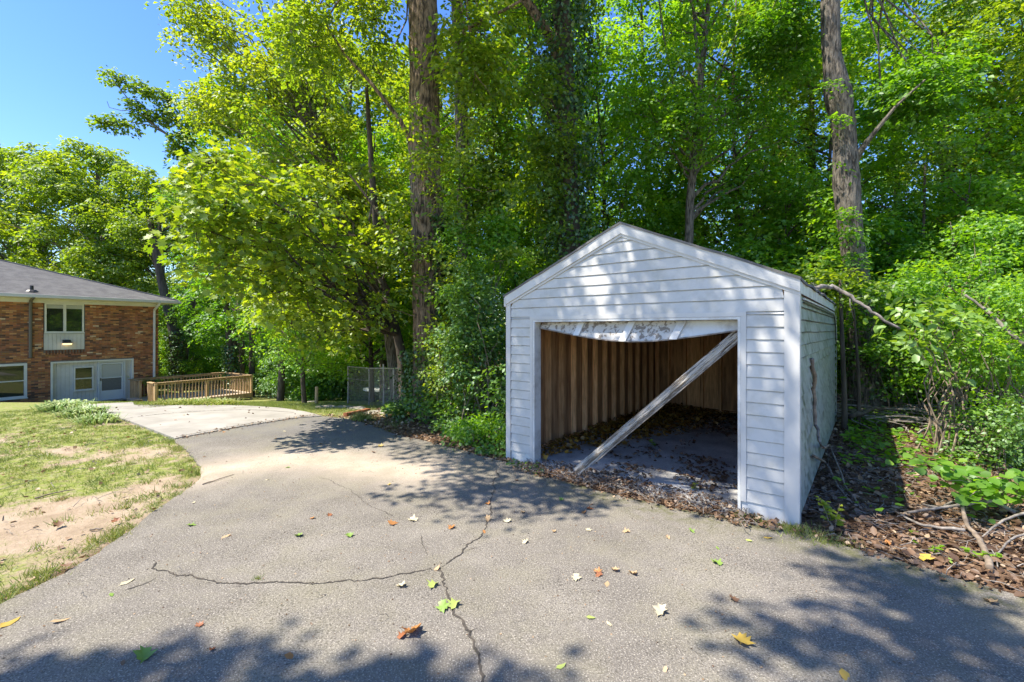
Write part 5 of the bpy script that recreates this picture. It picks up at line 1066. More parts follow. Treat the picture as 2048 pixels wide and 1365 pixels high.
# ------------------------------------------------------------------ GROUND PLANTS, GRASS, LITTER
def scatter(n, x0, x1, y0, y1, test):
    x = rng.uniform(x0, x1, n); y = rng.uniform(y0, y1, n); m = test(x, y); return x[m], y[m]
def nothard(x, y): return ~(inpoly(x, y, ASPH) | inpoly(x, y, SLAB) | inpoly(x, y, SHED))
def blades(x, y, hgt, tm, lean=.5, wd=1.0):
    n_ = len(x); z_ = gz(x, y) + .0; P = np.stack([x, y, z_ - .005], 1); D = np.stack([rng.normal(0, lean, n_), rng.normal(0, lean, n_), np.ones(n_)], 1)
    return leaves(P, rng.normal(size=(n_, 3)), D, hgt, tm, 'blade', wd)
parts = []
x, y = scatter(330000, -13, -2.2, 2.4, 13, lambda x, y: nothard(x, y)); cv = cover_at(x, y); ft = fbm(x, y, .16, 77)
m = (rng.random(len(x)) < np.clip(cv * .95 + .16, 0, 1) * np.clip((ft - .38) * 5, .10, 1)) & (y < 13); x, y, cv = x[m], y[m], cv[m]
parts.append(blades(x, y, rng.uniform(.022, .06, len(x)) * (.6 + .5 * cv), np.clip(rng.normal(.45, .2, len(x)) + (fbm(x, y, .8, 5) - .5) * .8, 0, 1), .75, 1.5))
q_ = np.array([tuple(Ledge[i][:2]) for i in rng.integers(0, len(Ledge), 9000)]); x = q_[:, 0] + rng.normal(-.09, .08, 9000); y = q_[:, 1] + rng.normal(.02, .08, 9000); m = (fbm(x, y, .30, 91) > .54) & (nothard(x, y) | (rng.random(9000) < .25)); x, y = x[m], y[m]
parts.append(blades(x, y, rng.uniform(.02, .08, len(x)), np.clip(rng.normal(.62, .25, len(x)), 0, 1), .8, 1.3))
for _ in range(170):
    cx_, cy_ = rnd.uniform(-9, -2.8), rnd.uniform(2.9, 9.5); k = rnd.randint(25, 70); sp_ = rnd.uniform(.03, .09); x = rng.normal(cx_, sp_, k); y = rng.normal(cy_, sp_, k)
    if nothard(np.array([cx_]), np.array([cy_]))[0]: parts.append(blades(x, y, rng.uniform(.03, .11, k), np.clip(rng.normal(rnd.uniform(.3, .8), .15, k), 0, 1), .6, 1.2))
x, y = scatter(90000, -24, -6, 10, 21, lambda x, y: nothard(x, y) & (cover_at(x, y) > .2) & (x > -.95 * y)); parts.append(blades(x, y, rng.uniform(.04, .09, len(x)), np.clip(rng.normal(.5, .2, len(x)), 0, 1), .6, 2.2))
x, y = scatter(60000, -9, -3.4, 11, 20, lambda x, y: nothard(x, y) & (cover_at(x, y) > .1)); parts.append(blades(x, y, rng.uniform(.04, .08, len(x)), np.clip(rng.normal(.55, .2, len(x)), 0, 1), .6, 2.0))
# along the drive edge, on the right verge, in the cracks
for (px, n_, sp_, hh) in (((1590, 1063), 260, .10, .12), ((1620, 1075), 260, .12, .10), ((1660, 1085), 220, .10, .09), ((1690, 1092), 160, .08, .08), ((1490, 1040), 300, .09, .10), ((1470, 1035), 120, .06, .07), ((1385, 1010), 90, .07, .06), ((725, 842), 420, .10, .28), ((515, 1162), 110, .018, .06), ((947, 1310), 60, .02, .04), ((230, 1075), 90, .05, .10), ((60, 1030), 120, .08, .06), ((265, 1005), 160, .07, .08)):
    g_ = gp(*px); x = rng.normal(g_.x, sp_, n_); y = rng.normal(g_.y, sp_ * .7, n_); parts.append(blades(x, y, rng.uniform(.4, 1, n_) * hh, np.clip(rng.normal(.6, .2, n_), 0, 1), .55, 1.2))
tag(link('grass', lmesh('grass', parts, M['grass'])), 'patchy short lawn grass beside the driveway', 'grass', kind='stuff')
def tuft(name, px, n_, h_, sp_, lab, grp=None, cat='plant', m='lirio'):
    g_ = gp(*px); x = rng.normal(0, sp_, n_); y = rng.normal(0, sp_ * .8, n_); P = np.stack([x, y, np.zeros(n_)], 1); a = []
    ln = rng.uniform(.5, 1, n_) * h_; out = rng.uniform(.25, .9, n_)[:, None]; d0_ = _unit(np.stack([x + rng.normal(0, .1, n_), y + rng.normal(0, .1, n_), np.zeros(n_)], 1)) * out + np.array([0, 0, 1.])
    d1 = _unit(d0_) * 1.0; tip = P + d1 * ln[:, None] * .6; tn = np.clip(rng.normal(.55, .25, n_), 0, 1)
    s_ = _unit(np.cross(d1, np.array([0, 0, 1.]))) * (h_ * .035); end = tip + (d1 * np.array([1.3, 1.3, -.15])) * ln[:, None] * .55
    V_ = np.stack([P - s_, P + s_, tip + s_, tip - s_, end], 1).reshape(-1, 3); T_ = (np.array([[0, 1, 2], [0, 2, 3], [3, 2, 4]])[None] + (np.arange(n_) * 5)[:, None, None]).reshape(-1, 3)
    return tag(link(name, lmesh(name, [(V_, T_, np.repeat(tn, 5))], M[m]), loc=g_), lab, cat, grp)
tuft('lily_turf', (128, 822), 420, .50, .20, 'pale variegated grassy clump nearest the brick wall and white panels')
tuft('lily_turf', (168, 832), 420, .42, .19, 'pale variegated grassy clump at the corner of the concrete apron')
tuft('lily_turf', (196, 846), 260, .36, .16, 'small pale grassy clump on the lawn edge, lowest of the three')
for x, l in ((355, 'low leafy clump under the deck rail, closest to the step'), (395, 'low leafy clump under the middle of the deck rail'), (435, 'low leafy clump under the deck rail, closest to the far corner')): tuft('border_plant', (x, 811), 600, .34, .26, l, None, 'plant', 'grass')
# ivy and weeds between drive and oak, and up the bank
xb, yb = scatter(26000, -3.6, .4, 5.4, 13, lambda x, y: nothard(x, y) & (x > np.interp(y, [5, 7.2, 8.6, 10.3, 13], [-.2, -.6, -1.75, -3.0, -3.6])))
k_ = rng.random(len(xb)) < np.clip((fbm(xb, yb, .5, 31) - .30) * 5, .08, 1); xb, yb = xb[k_], yb[k_]
hb = np.clip(fbm(xb, yb, .9, 41), 0, 1) * .16 * np.clip((yb - 6) / 2, .3, 1.6) + .75 * np.exp(-(((xb + 1.75) / .95) ** 2 + ((yb - 9.6) / .9) ** 2)) + .02
P = np.stack([xb, yb, gz(xb, yb) + hb * rng.uniform(.25, 1, len(xb))], 1)
gi = leaves(P, np.array([0, -.15, 1.]) + rng.normal(size=P.shape) * .42, rng.normal(size=P.shape) * np.array([1, 1, .2]), rng.uniform(.05, .10, len(xb)), np.clip(rng.normal(.5, .22, len(xb)), 0, 1), 'diamond', 1.35)
tag(link('ivy_ground_cover', lmesh('ivy_ground_cover', [gi], M['bluish'])), 'glossy ivy and weeds covering the bank between drive and oak', 'ivy', kind='stuff')
# weeds on the forest floor at the right
xb, yb = scatter(52000, 3.6, 16, 4.0, 17, lambda x, y: nothard(x, y) & (((x - 2.8) * su.x + (y - 4.405) * su.y) < -.25))
dd_ = np.clip((yb - (6.0 - .22 * (xb - 4))) / 1.6, 0, 1) + np.clip((xb - 7.5) / 2, 0, 1); k_ = rng.random(len(xb)) < np.clip((fbm(xb, yb, .55, 51) - .34) * 4, 0, 1) * np.clip(dd_, .09, 1); xb, yb = xb[k_], yb[k_]
P = np.stack([xb, yb, gz(xb, yb) + rng.uniform(.02, .26, len(xb)) * fbm(xb, yb, .8, 5) * 1.3], 1)
gi = leaves(P, np.array([0, 0, 1.]) + rng.normal(size=P.shape) * .35, rng.normal(size=P.shape) * np.array([1, 1, .2]), rng.uniform(.05, .12, len(xb)), np.clip(rng.normal(.5, .2, len(xb)), 0, 1), 'oval', 1.2)
tag(link('forest_weeds', lmesh('forest_weeds', [gi], M['leaf_g'])), 'green seedlings and weeds over the forest floor', 'weeds', kind='stuff')
# dead leaves: forest floor, inside the shed, along the doorway
def dead(x, y, z, size, tm, tilt=.45, shape='diamond', wd=1.3):
    n_ = len(x); P = np.stack([x, y, z], 1); return leaves(P, np.array([0, 0, 1.]) + rng.normal(size=(n_, 3)) * tilt, rng.normal(size=(n_, 3)) * np.array([1, 1, .25]), size, tm, shape, wd)
x, y = scatter(80000, 3.0, 12, 2.6, 12, lambda x, y: nothard(x, y)); k_ = rng.random(len(x)) < np.clip(1.25 - (x * .05 + y * .05), .2, 1); x, y = x[k_], y[k_]
parts = [dead(x, y, gz(x, y) + rng.uniform(.005, .05, len(x)), rng.uniform(.10, .32, len(x)) ** 2 * .9, np.clip(rng.normal(.40, .30, len(x)), 0, 1), .6, 'oval', 1.0)]
x, y = scatter(5200, -3.6, .5, 5.6, 13.5, nothard); parts.append(dead(x, y, gz(x, y) + rng.uniform(.005, .04, len(x)), rng.uniform(.04, .09, len(x)), np.clip(rng.normal(.6, .2, len(x)), 0, 1)))
x, y = scatter(900, -12, -3, 3, 11, nothard); parts.append(dead(x, y, gz(x, y) + .02, rng.uniform(.03, .07, len(x)), np.clip(rng.normal(.7, .2, len(x)), 0, 1), .6))
e_ = [rnd.choice(Redge) for _ in range(1500)]; x = np.array([p.x for p in e_]) + rng.normal(.05, .09, 1500); y = np.array([p.y for p in e_]) + rng.normal(.03, .07, 1500); parts.append(dead(x, y, gz(x, y) + .022 + rng.uniform(0, .012, 1500), rng.uniform(.015, .06, 1500), np.clip(rng.normal(.5, .22, 1500), 0, 1), .5))
tag(link('leaf_litter', lmesh('leaf_litter', parts, M['litter'])), 'brown dead leaves covering the ground at the edge of the wood', 'leaf litter', kind='stuff')
def shed_pts(n_, ts, ss): 
    t = rng.uniform(*ts, n_); s_ = rng.uniform(*ss, n_); o = np.array(shC)[:2] + np.outer(t, np.array(su)[:2]) + np.outer(s_, np.array(sv)[:2]); return t, s_, o[:, 0], o[:, 1]
t, s_, x, y = shed_pts(9000, (1.2, 3.5), (.15, 5.9)); k_ = rng.random(9000) < np.clip((t - 1.9) / 1.2 + (s_ - 3.6) * .25, .0, 1); t, s_, x, y = t[k_], s_[k_], x[k_], y[k_]
parts = [dead(x, y, .045 + rng.uniform(0, 1, len(x)) * .10 * np.clip((t - 2.0), 0, 1), rng.uniform(.05, .11, len(x)), np.clip(rng.normal(.42, .22, len(x)), 0, 1), .5)]
tag(link('leaf_drift', lmesh('leaf_drift', parts, M['gold'])), 'golden brown drift of dead leaves along the studs inside the garage', 'leaf litter', kind='stuff')
t, s_, x, y = shed_pts(7000, (.1, 2.9), (-.25, 5.9)); cl_ = fbm(t, s_, .7, 61); k_ = rng.random(7000) < np.clip((cl_ - .50) * 7, .02, 1) * np.clip(1.3 - .0 * t, 0, 1); t, s_, x, y = t[k_], s_[k_], x[k_], y[k_]
parts = [dead(x, y, .046 + rng.uniform(0, .03, len(x)), rng.uniform(.02, .075, len(x)), np.clip(rng.normal(.38, .2, len(x)), 0, 1), .5)]
t, s_, x, y = shed_pts(2600, (.3, 3.3), (-.38, .25)); parts.append(dead(x, y, .03 + rng.uniform(0, .03, len(x)), rng.uniform(.012, .05, len(x)), np.clip(rng.normal(.5, .25, len(x)), 0, 1), .5))
tag(link('leaf_scatter', lmesh('leaf_scatter', parts, M['litter'])), 'brown leaves and crumbs scattered on the garage floor', 'leaf litter', kind='stuff')
# twig litter
mb = MB()
def twig(x, y, L_, r_, z_=None, a=None):
    a = rnd.uniform(0, 6.28) if a is None else a; z0 = (float(gz(x, y)) + .02 if z_ is None else z_); d_ = Vector((math.cos(a), math.sin(a), 0)); P = [Vector((x, y, z0)) + d_ * L_ * (i / 4 - .5) + Vector((rnd.gauss(0, .05 * L_), rnd.gauss(0, .05 * L_), rnd.uniform(0, .02) + (.04 * rnd.random() if 0 < i < 4 else 0))) for i in range(5)]
    mb.tube(P, [r_, r_, r_ * .9, r_ * .7, r_ * .4], 4, False)
for _ in range(1100):
    x = rnd.uniform(3.0, 8.5); y = rnd.uniform(2.4, 7.5)
    if nothard(np.array([x]), np.array([y]))[0]: twig(x, y, rnd.uniform(.10, .5), rnd.uniform(.0012, .005))
for _ in range(240):
    t = rnd.uniform(.3, 3.4); p = S(t, rnd.uniform(-.42, .15), 0); twig(p.x, p.y, rnd.uniform(.05, .28), rnd.uniform(.0015, .004), .05)
for _ in range(70):
    x = rnd.uniform(-4, 4.5); y = rnd.uniform(2.6, 8); twig(x, y, rnd.uniform(.03, .12), rnd.uniform(.001, .002), float(gz(x, y)) + .016)
for _ in range(90):
    x = rnd.uniform(-9, -3); y = rnd.uniform(3, 9)
    if nothard(np.array([x]), np.array([y]))[0]: twig(x, y, rnd.uniform(.08, .35), rnd.uniform(.002, .004))
for _ in range(150):
    x = rnd.uniform(6.5, 10.5); y = rnd.uniform(8.2, 12.5); twig(x, y, rnd.uniform(.6, 1.8), rnd.uniform(.006, .018), float(gz(x, y)) + rnd.uniform(.05, .30))
mb.build('twig_litter', M['twig_g'], None, label='dry grey twigs and pine straw strewn over the ground', cat='twigs', kind='stuff') if False else tag(mb.build('twig_litter', M['twig_g']), 'dry grey twigs strewn over the ground', 'twigs', kind='stuff')

# sticks and branches one can pick out
def stick(name, pts, r0, r1, m, lab, cat='branch', forks=(), grp=None):
    mb = MB(); P = []
    pts = [Vector(p) for p in pts]
    for a, b in zip(pts[:-1], pts[1:]):
        for k in range(4): P.append(a.lerp(b, k / 4) + (Vector((rnd.gauss(0, 1), rnd.gauss(0, 1), rnd.gauss(0, 1))) * min(.012, r0 * .3) if k or P else Vector()))
    P.append(pts[-1]); mb.tube(P, taper(r0, r1, len(P) - 1), 8, rough=.12)
    for f_ in forks: mb.tube([Vector(q) for q in f_[0]], taper(f_[1], f_[1] * .3, len(f_[0]) - 1), 6, rough=.1)
    return tag(mb.build(name, M[m], smooth=True), lab, cat, grp)
def sw_(s_, z_, off=.03): return S(-off, s_, z_)
def onside(x, y, off=.03):       # point of the right wall plane seen at a picture point
    k = (x - CX) / F; s_ = None
    o = shC - su * off; den = sv.x - k * sv.y; s_ = (k * o.y - o.x) / den; p = o + sv * s_; p.z = CAMZ + (HY - y) / F * p.y; return p
sa = [onside(1624, 718, .05), onside(1628, 780, .05), onside(1632, 850, .07), onside(1643, 895, .16), gp(1660, 925) + Vector((0, 0, .25)), gp(1690, 985) + Vector((0, 0, .08)), gp(1730, 1030) + Vector((0, 0, .02))]
stick('fallen_branch', sa, .024, .008, 'twig', 'long crooked mossy branch leaning upright against the side wall of the garage', forks=(([sa[3], gp(1655, 915) + Vector((0, 0, .14)), gp(1658, 950) + Vector((0, 0, .03))], .010),))
stick('fallen_branch', [onside(1627, 912, .06), gp(1652, 950) + Vector((0, 0, .16)), gp(1675, 985) + Vector((0, 0, .06)), gp(1705, 1010) + Vector((0, 0, .02))], .018, .006, 'twig', 'short forked branch crossing the foot of the leaning one beside the garage')
ra = [S(-.07, 2.2, 2.53), at(1665, 572, 6.35), at(1700, 592, 6.2), at(1735, 618, 6.1), at(1765, 640, 6.0), at(1800, 658, 5.95)]
ra = [S(.4, 1.7, 2.66), S(-.02, 2.05, 2.50)] + [Vector((p.x, p.y, p.z)) for p in ra[1:]]
stick('fallen_branch', ra, .035, .016, 'twig_g', 'grey broken branch lying on the garage roof and sticking out past its eave', forks=(([ra[2], at(1640, 566, 6.3) + Vector((0, 0, -.06)), at(1622, 566, 6.2)], .010), ([ra[3], at(1700, 610, 6.2), at(1708, 640, 6.2)], .008)))
for pts, r0, r1, lab, m in (([gp(1922, 1040) + Vector((0, 0, .22)), gp(1935, 1075) + Vector((0, 0, .10)), gp(1960, 1095) + Vector((0, 0, .07)), gp(1972, 1120) + Vector((0, 0, .05)), gp(1978, 1148) + Vector((0, 0, .04))], .016, .026, 'thick grey dead branch pointing at the drive edge, thickest in the brush', 'twig'),
                       ([gp(1790, 1035) + Vector((0, 0, .06)), gp(1840, 1062) + Vector((0, 0, .06)), gp(1885, 1075) + Vector((0, 0, .09)), gp(1930, 1082) + Vector((0, 0, .10))], .010, .016, 'thin straight pale branch lying up against the thick grey one', 'twig_g'),
                       ([gp(1815, 1045) + Vector((0, 0, .10)), gp(1880, 1043) + Vector((0, 0, .14)), gp(1935, 1043) + Vector((0, 0, .18)), gp(1985, 1040) + Vector((0, 0, .2)), gp(2030, 1050) + Vector((0, 0, .12))], .012, .020, 'pale horizontal branch just below the heart shaped leaves', 'twig_g'),
                       ([gp(2060, 1055) + Vector((0, 0, .15)), gp(2005, 1065) + Vector((0, 0, .12)), gp(1965, 1085) + Vector((0, 0, .05))], .014, .007, 'grey branch reaching in from the picture edge under the heart shaped leaves', 'twig_g'),
                       ([gp(2070, 1080) + Vector((0, 0, .1)), gp(2020, 1098) + Vector((0, 0, .08)), gp(1990, 1125) + Vector((0, 0, .04))], .012, .006, 'grey branch at the picture edge below the other one, ending near the thick branch', 'twig_g'),
                       ([gp(1845, 1020) + Vector((0, 0, .06)), gp(1880, 1028) + Vector((0, 0, .06)), gp(1905, 1022) + Vector((0, 0, .1))], .012, .010, 'short curved branch in shade behind the pale horizontal one', 'twig_g'),
                       ([at(1930, 590, 6.5), at(1965, 615, 6.4), at(1985, 630, 6.3), at(2010, 660, 6.2), at(2060, 700, 6.0)], .016, .030, 'bare silvery branch slanting through the bushes at the right picture edge', 'twig_g'),
                       ([at(1935, 660, 6.7), at(1975, 675, 6.6), at(2050, 702, 6.4)], .008, .014, 'thinner bare branch below the silvery slanting one', 'twig_g'),
                       ([gp(1700, 860) + Vector((0, 0, .25)), gp(1750, 850) + Vector((0, 0, .35)), gp(1800, 845) + Vector((0, 0, .25))], .05, .03, 'dark rotten log lying at the foot of the knobbly grey trunk', 'bark_d'),
                       ([gp(405, 972) + Vector((0, 0, .02)), gp(430, 965) + Vector((0, 0, .025)), gp(468, 952) + Vector((0, 0, .02))], .008, .003, 'thin dark stick lying across the edge of the drive by the sandy patch', 'twig'),
                       ([gp(70, 1000) + Vector((0, 0, .02)), gp(110, 990) + Vector((0, 0, .025)), gp(150, 983) + Vector((0, 0, .02))], .010, .005, 'brown stick lying on the bare lawn patch', 'twig'),
                       ([gp(180, 1064) + Vector((0, 0, .02)), gp(205, 1062) + Vector((0, 0, .02))], .011, .008, 'short stub of wood on the bare soil near the drive', 'twig')):
    stick('fallen_branch', pts, r0, r1, m, lab)
# seedling beside the shed corner and the heart-leaved plant at the right
def seedling(px, h_, n_, size, lab, name='seedling', m='leaf_y', shape='oval', sp_=.12, stems=3):
    g_ = gp(*px); root = thing(name, g_, lab, 'plant'); mb = MB(); parts = []
    for s_ in range(stems):
        tip = g_ + Vector((rnd.gauss(0, sp_), rnd.gauss(0, sp_), h_ * rnd.uniform(.7, 1))); c_ = curve(g_, tip, 0, 6, .05); mb.tube(c_, taper(.005, .002, 6), 4, False)
        k = n_ // stems; f_ = rng.uniform(.25, 1, k); P = np.array([tuple(g_.lerp(tip, float(q))) for q in f_]) + rng.normal(0, .006, (k, 3)); a = rng.uniform(0, 6.28, k)
        D = np.stack([np.cos(a), np.sin(a), np.full(k, .15)], 1); parts.append(leaves(P, np.array([0, 0, 1.]) + rng.normal(size=(k, 3)) * .3, D, size * rng.uniform(.6, 1.2, k), np.clip(rng.normal(.7, .15, k), 0, 1), shape, 1.15))
    mb.build('stem', M['twig'], root); link('foliage', lmesh('foliage', [(p[0] - np.array(g_), p[1], p[2]) for p in parts], M[m]), root); return root
seedling((1668, 1062), .34, 54, .062, 'small bright yellow green seedling by the front corner of the garage')
seedling((1385, 985), .12, 24, .04, 'tiny green weed sprouting on the garage threshold', sp_=.06)
seedling((1308, 895), .13, 26, .05, 'tiny green weed sprouting on the garage floor behind the leaning timber', sp_=.06, m='leaf_g')
seedling((1985, 1130), .10, 22, .06, 'small green weed at the end of the thick grey dead branch', sp_=.06, m='leaf_g')
seedling((1868, 1108), .08, 14, .06, 'lone green sprout in the brown litter between the branches', sp_=.05, m='leaf_g')
hb_ = Vector((5.25, 4.75, .0)); root = thing('redbud_seedling', hb_, 'low plant with large heart shaped pale green leaves at the right picture edge', 'plant'); mb = MB(); cl = []
for i in range(9):
    a = 2.2 + i * .38; tip = hb_ + Vector((math.cos(a) * rnd.uniform(.4, .95), math.sin(a) * rnd.uniform(.2, .6), rnd.uniform(.25, .62))); c_ = curve(hb_, tip, .15, 5, .05); mb.tube(c_, taper(.010, .003, 5), 4, False); cl += [tuple(p) for p in c_[2:]]
cl = np.array(cl); n_ = 240; P = cl[rng.integers(0, len(cl), n_)] + rng.normal(0, .09, (n_, 3)) * np.array([1.4, 1, .6]); D = np.stack([rng.normal(-.5, .6, n_), rng.normal(-.4, .6, n_), rng.normal(-.2, .2, n_)], 1)
mb.build('stem', M['twig'], root); link('foliage', lmesh('foliage', [(q[0] - np.array(hb_), q[1], q[2]) for q in [leaves(P, np.array([-.15, -.35, 1.]) + rng.normal(size=(n_, 3)) * .3, D, rng.uniform(.06, .125, n_), np.clip(rng.normal(.5, .14, n_), 0, 1), 'round')]], M['leaf_g']), root)
# leafy bushes closing the right side
bush('understory_bush', [(1900, 640, 8.6, 90, 120, 22), (1985, 520, 9.2, 70, 90, 12)], 'leaf_g', .085, 520, 'layered bright bush filling the space under the silvery slanting branch', .5, rmax=.45, rs=.30, droop=.25)
bush('understory_bush', [(2010, 760, 6.6, 50, 110, 16), (2070, 640, 6.4, 40, 90, 10)], 'leaf_g', .065, 420, 'bright small leaved bush at the right picture edge above the heart shaped leaves', .58, rmax=.36, rs=.26, droop=.3)
bush('understory_bush', [(1960, 880, 6.6, 80, 60, 14), (2040, 850, 5.9, 40, 60, 10)], 'bluish', .055, 360, 'small leaved glossy bush between the forest floor and the heart shaped leaves', .5, rmax=.30, rs=.22)
bush('understory_bush', [(1800, 640, 9.6, 50, 80, 9), (1830, 780, 10.5, 80, 60, 12)], 'leaf_g', .09, 340, 'loose bush beside the knobbly grey trunk, below the broken roof branch', .42, rmax=.42, rs=.32, droop=.2)
bush('broadleaf_sapling', [(1890, 650, 6.7, 60, 30, 7), (1930, 720, 6.6, 60, 40, 6), (1850, 620, 6.9, 30, 16, 3)], 'bluish', .135, 42, 'sapling with broad pale leaves overhanging the brush at the right', .8, 'oval', rs=.30, rmax=.3, droop=.15)

# ------------------------------------------------------------------ FALLEN LEAVES ON THE DRIVE, one by one
LC = {'orange': (.40, .18, .06), 'rust': (.29, .11, .045), 'brown': (.18, .10, .055), 'tan': (.46, .32, .18), 'cream': (.52, .46, .31), 'green': (.19, .29, .055), 'yellow': (.47, .32, .06), 'lime': (.34, .40, .11)}
LM = {}
for k, c in LC.items(): LM[k] = leafmat('fallen_' + k, tuple(v * .75 for v in c), c, tuple(min(.8, v * 1.2) for v in c), trans=.12, gloss=.04, tint=(1.1, 1, .8))
def fallen_mesh(kind, seed):
    r_ = random.Random(seed)
    if kind == 'lobed': base, tris = SHAPES['maple']; B = base.copy(); B[:, 1] -= .45
    else: base, tris = SHAPES['oval']; B = base.copy(); B[:, 1] -= .5
    rad = np.hypot(B[:, 0], B[:, 1]); cu = r_.uniform(.3, .9) if kind != 'flat' else .2
    B[:, 2] = cu * B[:, 0] ** 2 * 1.4 + .35 * cu * np.maximum(B[:, 1], 0) ** 2 + np.array([r_.uniform(-.11, .11) for _ in B]) + r_.uniform(-.35, .35) * B[:, 0] * (B[:, 0] > 0) + r_.uniform(0, .5) * np.maximum(-B[:, 1], 0); B[:, 0] *= r_.uniform(.55, .95); B[:, :2] += np.array([[r_.uniform(-.05, .05), r_.uniform(-.05, .05)] for _ in B]); B[:, 2] -= B[:, 2].min()
    st = np.array([[-.012, B[0, 1], B[0, 2]], [.012, B[0, 1], B[0, 2]], [.05, B[0, 1] - .4, B[0, 2] + .08]]); V_ = np.concatenate([B, st]); T_ = np.array(list(tris) + [[len(B), len(B) + 1, len(B) + 2]])
    return lmesh('fallen_leaf', [(V_, T_, np.array([r_.uniform(.3, .7) for _ in V_]))], LM['tan'])
FM = [fallen_mesh('lobed', i) for i in (0, 1, 2, 3)] + [fallen_mesh('oval', 10 + i) for i in range(3)]; FX = [fallen_mesh('lobed', 20 + i) for i in range(8)]
